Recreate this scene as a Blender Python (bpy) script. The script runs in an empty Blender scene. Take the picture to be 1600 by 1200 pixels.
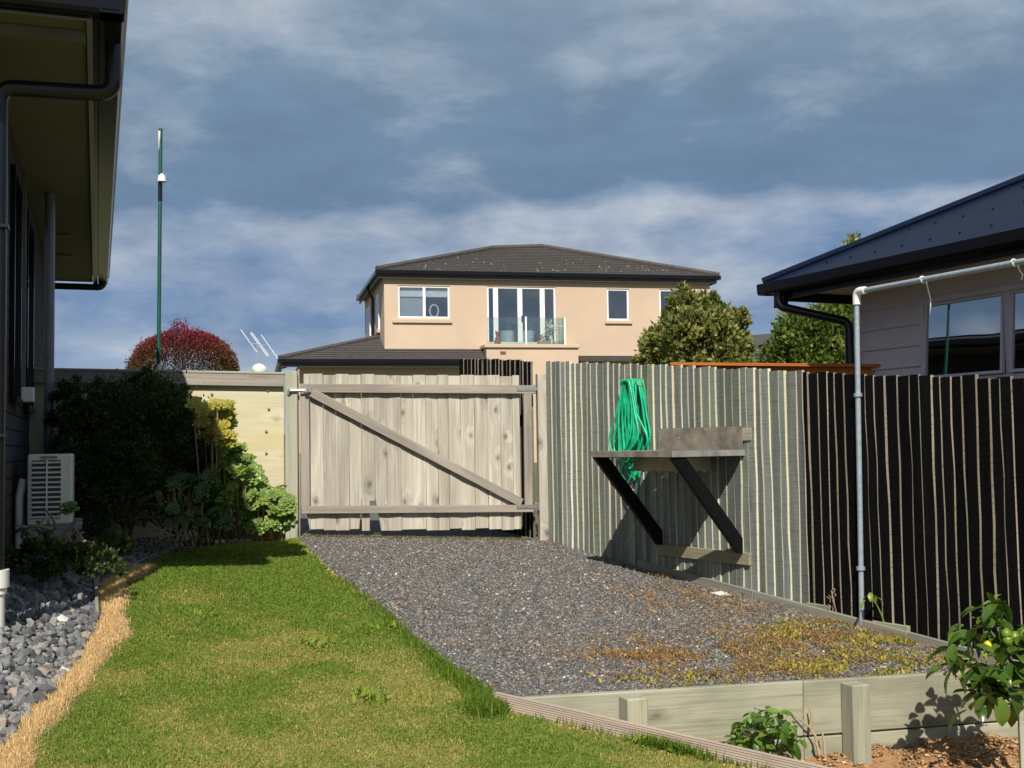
import bpy, math, random
import numpy as np
from mathutils import Vector, Matrix
rnd = random.Random(7)
rng = np.random.default_rng(11)
C = bpy.context.scene.collection
# ------------------------------------------------------------------ camera
F = 1800.0                      # focal length in photo pixels (photo is 1600 wide)
EYE = Vector((0, 0, 1.7))
pt = math.atan(95 / F); rho = 0.015
fw = Vector((0, math.cos(pt), math.sin(pt)))
up0 = Vector((0, -math.sin(pt), math.cos(pt))); r0 = Vector((1, 0, 0))
rt = r0 * math.cos(rho) - up0 * math.sin(rho)
up = up0 * math.cos(rho) + r0 * math.sin(rho)
cd = bpy.data.cameras.new('camera'); cam = bpy.data.objects.new('camera', cd); C.objects.link(cam)
cd.sensor_width = 36; cd.lens = 36 * F / 1600; cd.clip_start = 0.1; cd.clip_end = 3000
M = Matrix((rt, up, -fw)).transposed().to_4x4(); M.translation = EYE
cam.matrix_world = M
bpy.context.scene.camera = cam
# ------------------------------------------------------------------ light
SUN = Vector((0.0, 1.0, -0.94)).normalized()        # the way the light travels
ld = bpy.data.lights.new('sun', 'SUN'); lo = bpy.data.objects.new('sun', ld); C.objects.link(lo)
ld.energy = 5.0; ld.angle = math.radians(0.5); ld.color = (1.0, 0.93, 0.82)
lo.rotation_euler = SUN.to_track_quat('-Z', 'Y').to_euler(); lo.location = (0, -5, 20)
vs = bpy.context.scene.view_settings
vs.view_transform = 'Standard'; vs.look = 'None'; vs.gamma = 1; vs.use_curve_mapping = False; vs.exposure = 0.27

def N(nt, typ, **kw):
    n = nt.nodes.new(typ)
    for k, v in kw.items():
        if k.startswith('i_'): n.inputs[int(k[2:]) if k[2:].isdigit() else k[2:].replace('_', ' ')].default_value = v
        else: setattr(n, k, v)
    return n
def mathn(nt, op, a, b=None, c=None):
    n = nt.nodes.new('ShaderNodeMath'); n.operation = op
    for i, x in enumerate((a, b, c)):
        if x is None: continue
        if isinstance(x, (int, float)): n.inputs[i].default_value = x
        else: nt.links.new(x, n.inputs[i])
    return n.outputs[0]
def ramp(nt, fac, stops, interp='LINEAR'):
    n = nt.nodes.new('ShaderNodeValToRGB'); cr = n.color_ramp; cr.interpolation = interp
    while len(cr.elements) < len(stops): cr.elements.new(0.5)
    for e, (p, c) in zip(cr.elements, stops):
        e.position = p
        e.color = (*c, 1) if isinstance(c, tuple) else (c, c, c, 1)
    nt.links.new(fac, n.inputs[0]); return n.outputs[0]
def mixc(nt, fac, a, b, mode='MIX'):
    n = nt.nodes.new('ShaderNodeMix'); n.data_type = 'RGBA'; n.blend_type = mode
    for i, x in ((0, fac), (6, a), (7, b)):
        if isinstance(x, (int, float)): n.inputs[i].default_value = x
        elif isinstance(x, tuple): n.inputs[i].default_value = (*x, 1)
        else: nt.links.new(x, n.inputs[i])
    return n.outputs[2]

w = bpy.data.worlds.new('World'); bpy.context.scene.world = w; w.use_nodes = True
nt = w.node_tree; nt.nodes.clear()
sky = N(nt, 'ShaderNodeTexSky', sky_type='NISHITA', sun_disc=False)
sky.sun_elevation = math.asin(-SUN.z); sky.sun_rotation = math.atan2(-SUN.x, -SUN.y)
tc = N(nt, 'ShaderNodeTexCoord'); sx = N(nt, 'ShaderNodeSeparateXYZ'); nt.links.new(tc.outputs['Generated'], sx.inputs[0])
X, Y, Z = sx.outputs
zz = mathn(nt, 'ADD', mathn(nt, 'MAXIMUM', Z, 0.0), 0.10)
cb = N(nt, 'ShaderNodeCombineXYZ'); nt.links.new(mathn(nt, 'DIVIDE', X, zz), cb.inputs[0]); nt.links.new(mathn(nt, 'DIVIDE', Y, zz), cb.inputs[1])
def wn(scale, detail, rough, loc, sc=(1, 1, 1)):
    mp = N(nt, 'ShaderNodeMapping'); mp.inputs['Location'].default_value = loc; mp.inputs['Scale'].default_value = sc
    nt.links.new(cb.outputs[0], mp.inputs[0])
    n = N(nt, 'ShaderNodeTexNoise'); n.inputs['Scale'].default_value = scale; n.inputs['Detail'].default_value = detail; n.inputs['Roughness'].default_value = rough
    nt.links.new(mp.outputs[0], n.inputs['Vector']); return n.outputs['Fac']
big = wn(0.55, 3, 0.5, (3.1, 1.7, 0), (1, .8, 1)); mid = wn(1.5, 7, 0.58, (9.3, 4.2, 0)); fine = wn(4.0, 6, 0.55, (2, 8, 0))
def dn(scale, detail, rough, loc, sc):
    mp = N(nt, 'ShaderNodeMapping'); mp.inputs['Location'].default_value = loc; mp.inputs['Scale'].default_value = sc
    nt.links.new(tc.outputs['Generated'], mp.inputs[0])
    n = N(nt, 'ShaderNodeTexNoise'); n.inputs['Scale'].default_value = scale; n.inputs['Detail'].default_value = detail; n.inputs['Roughness'].default_value = rough; n.inputs['Distortion'].default_value = .25
    nt.links.new(mp.outputs[0], n.inputs['Vector']); return n.outputs['Fac']
puff = dn(5.2, 9, .56, (1.3, .2, 4.1), (1, 1, 2.3)); puff2 = dn(11, 8, .6, (5.2, 3.3, .7), (1, 1, 2.6))
lump = mathn(nt, 'ADD', mathn(nt, 'MULTIPLY', puff, .6), mathn(nt, 'ADD', mathn(nt, 'MULTIPLY', puff2, .25), mathn(nt, 'MULTIPLY', mid, .15)))
e = mathn(nt, 'ADD', Z, mathn(nt, 'MULTIPLY', mathn(nt, 'SUBTRACT', big, 0.5), 0.10))
e = mathn(nt, 'ADD', e, mathn(nt, 'MULTIPLY', mathn(nt, 'SUBTRACT', mid, 0.5), 0.08))
# the blue-grey deck, by height above the horizon
cl = ramp(nt, e, [(0.0, (.22, .31, .47)), (.06, (.15, .24, .42)), (.13, (.125, .21, .38)), (.18, (.125, .21, .37)), (.22, (.12, .192, .295)), (.29, (.148, .225, .32)), (.36, (.215, .293, .385)), (1.0, (.22, .29, .39))])
# sunlit puffs: more of them in a low bank and overhead, few in the dark deck between
cov = ramp(nt, e, [(0.0, .44), (.06, .48), (.10, .55), (.15, .62), (.19, .66), (.215, .36), (.26, .34), (.31, .48), (.37, .56), (1.0, .5)])
mask = mathn(nt, 'SUBTRACT', mathn(nt, 'ADD', lump, mathn(nt, 'MULTIPLY', cov, .55)), .73)
mask = ramp(nt, mathn(nt, 'MULTIPLY', mask, 3.9), [(0.0, 0.0), (.45, .38), (1.0, .95)])
cl = mixc(nt, mask, cl, (.465, .495, .535))
cl = mixc(nt, 1.0, cl, ramp(nt, puff2, [(.3, .88), (.7, 1.12)]), 'MULTIPLY')
b1 = N(nt, 'ShaderNodeBackground'); b1.inputs[1].default_value = 0.08; nt.links.new(sky.outputs[0], b1.inputs[0])
b2 = N(nt, 'ShaderNodeBackground'); b2.inputs[1].default_value = 0.95; nt.links.new(cl, b2.inputs[0])
ms = N(nt, 'ShaderNodeMixShader'); ms.inputs[0].default_value = 0.88
nt.links.new(b1.outputs[0], ms.inputs[1]); nt.links.new(b2.outputs[0], ms.inputs[2])
wo = N(nt, 'ShaderNodeOutputWorld'); nt.links.new(ms.outputs[0], wo.inputs[0])

# ------------------------------------------------------------------ survey helpers
def G(x, y): return -0.0586 * x + 0.066 * y           # the sloping yard
GN = Vector((0.0586, -0.066, 1))
def ray(u, v): return fw + rt * ((u - 800) / F) + up * ((600 - v) / F)
def at(u, v, y):
    d = ray(u, v); return EYE + d * (y / d.y)
def hit(u, v, P, n):
    d = ray(u, v); return EYE + d * ((P - EYE).dot(n) / d.dot(n))
def ong(u, v, dz=0): return hit(u, v, Vector((0, 0, dz)), GN)
def vnoise(x, y, sc, seed):
    g = np.random.default_rng(seed).random((64, 64)); x = np.asarray(x) / sc + 500; y = np.asarray(y) / sc + 500
    i = np.floor(x).astype(int); j = np.floor(y).astype(int); a = x - i; b = y - j; a = a * a * (3 - 2 * a); b = b * b * (3 - 2 * b)
    q = lambda m, n: g[m % 64, n % 64]
    return (q(i, j) * (1 - a) + q(i + 1, j) * a) * (1 - b) + (q(i, j + 1) * (1 - a) + q(i + 1, j + 1) * a) * b
def inpoly(px, py, poly):
    r = np.zeros(len(px), bool); n = len(poly)
    for k in range(n):
        x0, y0 = poly[k][:2]; x1, y1 = poly[(k + 1) % n][:2]
        if y0 == y1: continue
        c = ((y0 > py) != (y1 > py)) & (px < (x1 - x0) * (py - y0) / (y1 - y0) + x0); r ^= c
    return r

# ------------------------------------------------------------------ mesh helpers
def tag(o, label=None, cat=None, group=None, kind=None):
    if label: o['label'] = label
    if cat: o['category'] = cat
    if group: o['group'] = group
    if kind: o['kind'] = kind
    return o
def thing(name, label, cat, loc=(0, 0, 0), rz=0, group=None):
    o = bpy.data.objects.new(name, None); C.objects.link(o); o.location = loc; o.rotation_euler = (0, 0, rz)
    o.empty_display_size = .2
    return tag(o, label, cat, group)
def link(name, me, parent=None, loc=None, M=None):
    o = bpy.data.objects.new(name, me); C.objects.link(o)
    if parent: o.parent = parent
    if M is not None: o.matrix_basis = M
    elif loc is not None: o.location = loc
    return o
class MB:
    def __init__(s): s.v = []; s.f = []; s.m = []
    def add(s, vs, fs, mi=0):
        b = len(s.v); s.v += [tuple(p) for p in vs]
        for f in fs: s.f.append([b + i for i in f]); s.m.append(mi)
        return s
    def box(s, lo, hi, mi=0, R=None):
        x0, y0, z0 = lo; x1, y1, z1 = hi
        p = [(x0, y0, z0), (x1, y0, z0), (x1, y1, z0), (x0, y1, z0), (x0, y0, z1), (x1, y0, z1), (x1, y1, z1), (x0, y1, z1)]
        if R: p = [R @ Vector(q) for q in p]
        return s.add(p, [(0, 3, 2, 1), (4, 5, 6, 7), (0, 1, 5, 4), (1, 2, 6, 5), (2, 3, 7, 6), (3, 0, 4, 7)], mi)
    def tube(s, path, r, n=8, mi=0, cap=True):
        path = [Vector(p) for p in path]; k = len(path); rs = r if hasattr(r, '__len__') else [r] * k
        b = len(s.v); nx = None
        for i, p in enumerate(path):
            t = (path[min(i + 1, k - 1)] - path[max(i - 1, 0)]).normalized()
            if nx is None: nx = t.orthogonal().normalized()
            nx = (nx - t * nx.dot(t)).normalized(); ny = t.cross(nx)
            for j in range(n):
                a = 2 * math.pi * j / n; s.v.append(tuple(p + (nx * math.cos(a) + ny * math.sin(a)) * rs[i]))
        for i in range(k - 1):
            for j in range(n):
                j2 = (j + 1) % n; s.f.append([b + i * n + j, b + i * n + j2, b + (i + 1) * n + j2, b + (i + 1) * n + j]); s.m.append(mi)
        if cap:
            s.f.append([b + j for j in range(n)][::-1]); s.m.append(mi)
            s.f.append([b + (k - 1) * n + j for j in range(n)]); s.m.append(mi)
        return s
    def prism(s, prof, p0, p1, xa, za, mi=0):      # a closed 2-D profile swept from p0 to p1
        p0 = Vector(p0); p1 = Vector(p1); xa = Vector(xa); za = Vector(za); n = len(prof)
        vs = [p0 + xa * a + za * b for a, b in prof] + [p1 + xa * a + za * b for a, b in prof]
        fs = [(i, (i + 1) % n, n + (i + 1) % n, n + i) for i in range(n)] + [tuple(range(n))[::-1], tuple(range(n, 2 * n))]
        return s.add(vs, fs, mi)
    def mesh(s, name, mats, smooth=False):
        me = bpy.data.meshes.new(name); me.from_pydata(s.v, [], s.f)
        for m in (mats if isinstance(mats, (list, tuple)) else [mats]): me.materials.append(m)
        me.polygons.foreach_set('material_index', s.m)
        if smooth: me.polygons.foreach_set('use_smooth', [True] * len(s.f))
        import bmesh
        bm = bmesh.new(); bm.from_mesh(me); bmesh.ops.recalc_face_normals(bm, faces=bm.faces); bm.to_mesh(me); bm.free()
        me.update(); return me
    def build(s, name, mats, parent=None, smooth=False, loc=None, M=None):
        return link(name, s.mesh(name, mats, smooth), parent, loc, M)
def bevel(o, w=.003, seg=1):
    m = o.modifiers.new('bevel', 'BEVEL'); m.width = w; m.segments = seg; m.limit_method = 'ANGLE'; return o
def smooth_angle(o, a=40):
    me = o.data; me.polygons.foreach_set('use_smooth', [True] * len(me.polygons)); me.update()
    try: me.set_sharp_from_angle(angle=math.radians(a))
    except Exception: pass
    return o
def board(name, p0, p1, wd, th, mat, parent=None, n=(0, -1, 0), bv=.003, warp=0):
    """a plank from p0 to p1 (centre line); n is the way its thickness points; grain along its own z"""
    p0 = Vector(p0); p1 = Vector(p1); z = p1 - p0; L = z.length; z.normalize()
    y = Vector(n); y = (y - z * y.dot(z)).normalized(); x = y.cross(z)
    mb = MB().box((-wd / 2, -th / 2, -L / 2), (wd / 2, th / 2, L / 2))
    M = Matrix((x, y, z)).transposed().to_4x4(); M.translation = (p0 + p1) / 2
    o = mb.build(name, mat, parent, M=M)
    if bv: bevel(o, bv)
    return o
def npmesh(name, V, Fc, mats, cols=None, parent=None, k=3, mi=None):
    V = np.asarray(V, np.float32).reshape(-1, 3); Fc = np.asarray(Fc, np.int32).reshape(-1, k)
    me = bpy.data.meshes.new(name); me.vertices.add(len(V)); me.vertices.foreach_set('co', V.ravel())
    me.loops.add(Fc.size); me.loops.foreach_set('vertex_index', Fc.ravel())
    me.polygons.add(len(Fc)); me.polygons.foreach_set('loop_start', np.arange(0, Fc.size, k, dtype=np.int32))
    for m in (mats if isinstance(mats, (list, tuple)) else [mats]): me.materials.append(m)
    if mi is not None: me.polygons.foreach_set('material_index', np.asarray(mi, np.int32))
    me.update(calc_edges=True)
    if cols is not None:
        a = me.color_attributes.new('tint', 'FLOAT_COLOR', 'POINT')
        c = np.ones((len(V), 4), np.float32); c[:, :3] = cols; a.data.foreach_set('color', c.ravel())
    return link(name, me, parent)
def unit(a): return a / (np.linalg.norm(a, axis=1, keepdims=True) + 1e-9)
def leaves(name, P, D, L, Wd, cols, mat, parent=None, fold=.25):
    """one two-triangle folded leaf per row: base P, direction D, length L, half width Wd"""
    P = np.asarray(P); n = len(P); D = unit(np.asarray(D)); L = np.broadcast_to(L, n)[:, None]; Wd = np.broadcast_to(Wd, n)[:, None]
    s = unit(np.cross(D, unit(rng.normal(size=(n, 3))))); nn = np.cross(s, D)
    V = np.stack([P, P + D * L * .5 + s * Wd + nn * Wd * fold, P + D * L, P + D * L * .5 - s * Wd + nn * Wd * fold], 1)
    b = np.arange(n)[:, None] * 4
    Fc = np.concatenate([b + [0, 1, 2], b + [0, 2, 3]], 1).reshape(-1, 3)
    return npmesh(name, V, Fc, mat, np.repeat(cols, 4, 0), parent)

# ------------------------------------------------------------------ materials
def newmat(name):
    m = bpy.data.materials.new(name); m.use_nodes = True; t = m.node_tree
    return m, t, t.nodes['Principled BSDF']
def objco(t, scale=(1, 1, 1), rand=True):
    tcn = N(t, 'ShaderNodeTexCoord'); v = tcn.outputs['Object']
    if rand:
        oi = N(t, 'ShaderNodeObjectInfo'); cx = N(t, 'ShaderNodeCombineXYZ')
        for i, k in enumerate((37.3, 17.9, 91.7)): t.links.new(mathn(t, 'MULTIPLY', oi.outputs['Random'], k), cx.inputs[i])
        va = N(t, 'ShaderNodeVectorMath', operation='ADD'); t.links.new(v, va.inputs[0]); t.links.new(cx.outputs[0], va.inputs[1]); v = va.outputs[0]
    mp = N(t, 'ShaderNodeMapping'); mp.inputs['Scale'].default_value = scale; t.links.new(v, mp.inputs[0]); return mp.outputs[0]
def noise(t, vec, scale, detail=4, rough=.55, dist=0):
    n = N(t, 'ShaderNodeTexNoise'); n.inputs['Scale'].default_value = scale; n.inputs['Detail'].default_value = detail
    n.inputs['Roughness'].default_value = rough; n.inputs['Distortion'].default_value = dist; t.links.new(vec, n.inputs['Vector']); return n.outputs['Fac']
def bump(t, b, h, strength, dist=.01):
    n = N(t, 'ShaderNodeBump'); n.inputs['Strength'].default_value = strength; n.inputs['Distance'].default_value = dist
    t.links.new(h, n.inputs['Height']); t.links.new(n.outputs[0], b.inputs['Normal'])
def plain(name, col, rough=.6, metal=0, var=.12, scale=6, bmp=.0, bscale=60, spec=None):
    m, t, b = newmat(name); v = objco(t); nz = noise(t, v, scale, 6)
    t.links.new(mixc(t, 1.0, tuple(col), ramp(t, nz, [(.25, 1 - var), (.75, 1 + var)]), 'MULTIPLY'), b.inputs['Base Color'])
    b.inputs['Roughness'].default_value = rough; b.inputs['Metallic'].default_value = metal
    if spec is not None: b.inputs['Specular IOR Level'].default_value = spec
    if bmp: bump(t, b, noise(t, v, bscale, 5), bmp, .004)
    return m
def wood(name, a, b_, dark, stain, knots=.8, rough=.85, var=.16, grain=1.0, stain_amt=.6, kscale=(3.2, 1.5, 1), saw=0, spec=.25):
    m, t, b = newmat(name)
    v1 = objco(t, (9, 9, .7)); v2 = objco(t, (70, 70, 1.6)); v3 = objco(t, (2.6, 2.6, 1.1))
    sk_ = N(t, 'ShaderNodeSeparateXYZ'); t.links.new(objco(t, (kscale[0], 1, kscale[1])), sk_.inputs[0]); vkc = N(t, 'ShaderNodeCombineXYZ'); t.links.new(sk_.outputs[0], vkc.inputs[0]); t.links.new(sk_.outputs[2], vkc.inputs[1])
    vo = N(t, 'ShaderNodeTexVoronoi'); vo.feature = 'F1'; vo.voronoi_dimensions = '2D'; vo.inputs['Scale'].default_value = 1.0; t.links.new(vkc.outputs[0], vo.inputs['Vector'])
    kd = mathn(t, 'ADD', vo.outputs['Distance'], mathn(t, 'MULTIPLY', mathn(t, 'SUBTRACT', noise(t, objco(t, (22, 22, 14)), 1.0, 3), .5), .13))
    kb = ramp(t, kd, [(0, 1.0), (.30, 0.0)], 'EASE')           # grain swirls round each knot
    va = N(t, 'ShaderNodeVectorMath', operation='ADD'); t.links.new(v1, va.inputs[0])
    cx = N(t, 'ShaderNodeCombineXYZ'); t.links.new(mathn(t, 'MULTIPLY', kb, 1.1 * knots), cx.inputs[0]); t.links.new(mathn(t, 'MULTIPLY', kb, .8 * knots), cx.inputs[1]); t.links.new(cx.outputs[0], va.inputs[1])
    g1 = noise(t, va.outputs[0], 1.0, 5, .6, .3); g2 = noise(t, v2, 1.0, 4, .6); g3 = noise(t, v3, 1.0, 4)
    c = ramp(t, g1, [(.28, tuple(b_)), (.5, tuple(x * .5 + y * .5 for x, y in zip(a, b_))), (.7, tuple(a))])
    c = mixc(t, mathn(t, 'MULTIPLY', ramp(t, g2, [(.50, 0.0), (.72, 1.0)]), .45 * grain), c, tuple(dark))
    c = mixc(t, mathn(t, 'MULTIPLY', ramp(t, g3, [(.48, 0.0), (.72, 1.0)]), stain_amt), c, tuple(stain))
    if knots:
        c = mixc(t, ramp(t, kd, [(.015, .8 * min(1, knots)), (.05, .4 * min(1, knots)), (.11, 0.0)]), c, tuple(x * .55 for x in dark))
    oi = N(t, 'ShaderNodeObjectInfo')
    c = mixc(t, 1.0, c, ramp(t, oi.outputs['Random'], [(0, 1 - var), (1, 1 + var)]), 'MULTIPLY')
    h = mathn(t, 'ADD', g2, mathn(t, 'MULTIPLY', g1, .5))
    if saw:
        vsaw = objco(t, (3, 3, 130)); s1 = noise(t, vsaw, 1.0, 2)
        c = mixc(t, mathn(t, 'MULTIPLY', ramp(t, s1, [(.52, 0.0), (.7, 1.0)]), saw), c, tuple(dark)); h = mathn(t, 'ADD', h, s1)
    t.links.new(c, b.inputs['Base Color']); b.inputs['Roughness'].default_value = rough; b.inputs['Specular IOR Level'].default_value = spec
    bump(t, b, h, .5, .004); return m
def leafmat(name, rough=.45, trans=.35, spec=.4, bright=1.0):
    m, t, b = newmat(name)
    at_ = N(t, 'ShaderNodeVertexColor'); at_.layer_name = 'tint'; c = at_.outputs[0]
    if bright != 1: c = mixc(t, 1.0, c, (bright,) * 3, 'MULTIPLY')
    t.links.new(c, b.inputs['Base Color']); b.inputs['Roughness'].default_value = rough; b.inputs['Specular IOR Level'].default_value = spec
    tr = N(t, 'ShaderNodeBsdfTranslucent'); t.links.new(mixc(t, 1.0, c, (1.3, 1.5, .7), 'MULTIPLY'), tr.inputs[0])
    mx = N(t, 'ShaderNodeMixShader'); mx.inputs[0].default_value = trans
    t.links.new(b.outputs[0], mx.inputs[1]); t.links.new(tr.outputs[0], mx.inputs[2]); t.links.new(mx.outputs[0], t.nodes['Material Output'].inputs[0]); return m
def leafsolid(name, a, b_, rough=.4, trans=.3):
    m, t, b = newmat(name); oi = N(t, 'ShaderNodeObjectInfo'); v = objco(t); nz = noise(t, v, 9, 3)
    c = ramp(t, oi.outputs['Random'], [(0, tuple(a)), (1, tuple(b_))]); c = mixc(t, 1.0, c, ramp(t, nz, [(.3, .8), (.7, 1.2)]), 'MULTIPLY')
    t.links.new(c, b.inputs['Base Color']); b.inputs['Roughness'].default_value = rough
    tr = N(t, 'ShaderNodeBsdfTranslucent'); t.links.new(mixc(t, 1.0, c, (1.3, 1.6, .5), 'MULTIPLY'), tr.inputs[0])
    mx = N(t, 'ShaderNodeMixShader'); mx.inputs[0].default_value = trans
    t.links.new(b.outputs[0], mx.inputs[1]); t.links.new(tr.outputs[0], mx.inputs[2]); t.links.new(mx.outputs[0], t.nodes['Material Output'].inputs[0]); return m
def glass(name, refl=.3, tint=(.75, .82, .86)):
    m, t, b = newmat(name); t.nodes.remove(b)
    tr = N(t, 'ShaderNodeBsdfTransparent'); tr.inputs[0].default_value = (*tint, 1); gl = N(t, 'ShaderNodeBsdfGlossy'); gl.inputs['Roughness'].default_value = .01
    tcn = N(t, 'ShaderNodeTexCoord'); nz = noise(t, tcn.outputs['Object'], 1.3, 1)
    bn = N(t, 'ShaderNodeBump'); bn.inputs['Strength'].default_value = .04; bn.inputs['Distance'].default_value = .05; t.links.new(nz, bn.inputs['Height']); t.links.new(bn.outputs[0], gl.inputs['Normal'])
    mx = N(t, 'ShaderNodeMixShader'); mx.inputs[0].default_value = refl
    t.links.new(tr.outputs[0], mx.inputs[1]); t.links.new(gl.outputs[0], mx.inputs[2]); t.links.new(mx.outputs[0], t.nodes['Material Output'].inputs[0]); return m
def stonemat(name, rough=.8):
    m, t, b = newmat(name); at_ = N(t, 'ShaderNodeVertexColor'); at_.layer_name = 'tint'
    tcn = N(t, 'ShaderNodeTexCoord'); nz = noise(t, tcn.outputs['Object'], 90, 4)
    t.links.new(mixc(t, 1.0, at_.outputs[0], ramp(t, nz, [(.3, .75), (.7, 1.25)]), 'MULTIPLY'), b.inputs['Base Color']); b.inputs['Roughness'].default_value = rough; return m
def groundmat(name, cols, scale, rough=.95, bmp=.5, detail=8, rand=False):
    m, t, b = newmat(name); v = objco(t, rand=rand); n1 = noise(t, v, scale, detail, .65); n2 = noise(t, v, scale * .12, 4)
    c = ramp(t, mathn(t, 'ADD', mathn(t, 'MULTIPLY', n1, .65), mathn(t, 'MULTIPLY', n2, .35)), [(.3 + .4 * i / (len(cols) - 1), tuple(c)) for i, c in enumerate(cols)])
    t.links.new(c, b.inputs['Base Color']); b.inputs['Roughness'].default_value = rough; bump(t, b, n1, bmp, .02); return m

W_GATE = wood('weathered_gate_timber', (.54, .50, .42), (.25, .235, .20), (.12, .095, .075), (.37, .32, .25), .9, var=.15, kscale=(3.0, 1.9, 1))
W_RAIL = wood('weathered_frame_timber', (.37, .335, .285), (.19, .17, .145), (.14, .11, .095), (.36, .28, .23), .8, var=.08)
W_POST = wood('treated_post_timber', (.42, .42, .33), (.28, .30, .23), (.13, .13, .10), (.42, .36, .26), .7, var=.06)
W_GREY = wood('silvered_paling_timber', (.275, .295, .275), (.15, .168, .16), (.075, .08, .07), (.22, .26, .145), .35, var=.34, saw=.35)
W_EDGE = wood('sunlit_sawn_edge', (.60, .565, .45), (.40, .385, .30), (.2, .18, .14), (.34, .35, .22), .0, var=.32, saw=.3)  # pale sawn edges, coloured lighter still for the sun they catch
W_BLACK = wood('black_stained_paling', (.0055, .0055, .006), (.003, .003, .0034), (.014, .013, .012), (.005, .005, .0055), .1, rough=.8, var=.3, saw=.2, stain_amt=.4, spec=.06)
W_BEDGE = wood('bare_edge_of_black_paling', (.30, .265, .21), (.16, .14, .11), (.02, .018, .016), (.05, .045, .038), .0, var=.3, kscale=(3, 3, 3), saw=.45)
W_SLEEP = wood('tanalised_sleeper', (.39, .37, .27), (.26, .27, .205), (.09, .082, .06), (.17, .175, .12), .7, var=.08, grain=1.0, kscale=(2.2, .9, 1), stain_amt=.9)
W_DECK = wood('grooved_deck_timber', (.50, .40, .32), (.36, .29, .24), (.16, .12, .10), (.42, .34, .28), .2, var=.05)
W_PLY = wood('plywood_face', (.63, .58, .42), (.45, .42, .28), (.36, .31, .18), (.50, .43, .22), .55, var=.03, grain=.4, stain_amt=.8, kscale=(2.6, 1.2, 1))
W_ORANGE = wood('orange_stained_timber', (.52, .17, .035), (.40, .12, .025), (.22, .06, .015), (.46, .14, .03), .3, rough=.6, var=.05)
W_PLINTH = wood('plinth_timber', (.27, .27, .22), (.17, .17, .145), (.08, .075, .06), (.30, .22, .14), .3, var=.1)
W_STRUT = plain('black_timber', (.006, .006, .0065), .4, var=.3, scale=20, bmp=.1, spec=.15)  # near-black timber of the bench struts and under-frame
M_BARK = wood('bark', (.16, .12, .085), (.09, .07, .05), (.04, .03, .025), (.13, .11, .09), .2)
M_TWIG = plain('dry_twig', (.30, .20, .13), .9, var=.3, scale=20)
M_GALV = plain('galvanised_steel', (.33, .39, .45), .42, .3, .18, 25)
M_ZINC = plain('zinc_plated_hardware', (.62, .62, .60), .3, .9, .1, 30)
M_BRASS = plain('gold_passivated_hook', (.75, .45, .08), .35, .7, .1, 30)
M_RUST = plain('rusty_iron', (.16, .065, .03), .85, .2, .4, 40)
M_STEEL = plain('stained_stainless_sheet', (.33, .30, .255), .40, .5, .55, 7)
M_HOSE = plain('green_hose_vinyl', (.008, .40, .20), .38, 0, .3, 14)
M_PVC = plain('white_pvc', (.72, .72, .69), .4, 0, .06, 6)
M_WHITE = plain('white_enamel', (.72, .72, .68), .4, 0, .04, 6)
M_ALU = plain('white_joinery', (.80, .79, .78), .35, 0, .03, 6)
M_MAUVE = plain('grey_joinery', (.56, .51, .55), .4, 0, .04, 6)
M_DARKSPOUT = plain('black_spouting', (.006, .007, .009), .3, 0, .15, 8)
M_GUT = plain('dark_steel_gutter', (.007, .008, .011), .2, .0, .12, 5, spec=.22)
M_LIP = plain('grey_gutter_lip', (.24, .24, .27), .35, .3, .1, 5)
M_BLOCK = plain('charcoal_block', (.022, .021, .023), .9, 0, .25, 12, .4, 80)
M_MORTAR = plain('dark_mortar', (.008, .008, .008), .95, 0, .1, 20)
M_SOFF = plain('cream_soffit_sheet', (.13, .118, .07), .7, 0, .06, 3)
M_BEIGE = plain('beige_plaster', (.52, .40, .295), .9, 0, .09, .55, .3, 30)
M_TILE = plain('dark_brown_roof_tile', (.062, .055, .050), .8, 0, .3, 9, .3, 60)
M_LICHEN = plain('pale_lichen', (.45, .44, .40), .9, 0, .2, 10)
M_RROOF = plain('navy_steel_roof', (.007, .012, .029), .4, .0, .08, 3, spec=.03)
M_WBOARD = plain('mauve_grey_weatherboard', (.62, .525, .53), .6, 0, .05, 4)
M_ROOM = plain('dim_room', (.045, .05, .055), .9)
M_BLIND = plain('white_blind', (.80, .80, .78), .8)
M_CURT = plain('grey_net_curtain', (.42, .45, .46), .9, 0, .25, 26)
M_TERRA = plain('terracotta', (.36, .11, .05), .7)
M_GREENP = plain('green_painted_pole', (.006, .078, .056), .45, 0, .25, 8)
M_CONC = plain('concrete', (.30, .30, .29), .9, 0, .15, 8, .3)
M_ROPE = plain('white_cord', (.72, .71, .68), .8)
GL = glass('window_glass', .22, (.88, .92, .94)); GL2 = glass('dark_window_glass', .6, (.5, .56, .6)); GLB = glass('balustrade_glass', .14, (.86, .93, .91))
LEAF = leafmat('foliage', .5, .3, .3); LEAFG = leafmat('glossy_foliage', .38, .25, .45); GRASS = leafmat('grass_blades', .6, .35, .25)
STONE = stonemat('stone_chips')
LAWN = groundmat('lawn_thatch', [(.10, .125, .018), (.18, .18, .035), (.28, .23, .07)], 30)
DRIVE = groundmat('crushed_rock_fines', [(.055, .054, .052), (.10, .098, .094), (.16, .145, .125)], 60)
SOIL = groundmat('bark_mulch_soil', [(.17, .085, .038), (.33, .18, .08), (.46, .28, .145)], 26, bmp=.9)
EARTH = groundmat('rough_ground', [(.05, .06, .02), (.09, .095, .035), (.14, .12, .06)], 3)
BEDM = groundmat('dark_stone_bed', [(.02, .021, .023), (.045, .046, .05), (.08, .08, .08)], 40)

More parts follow.
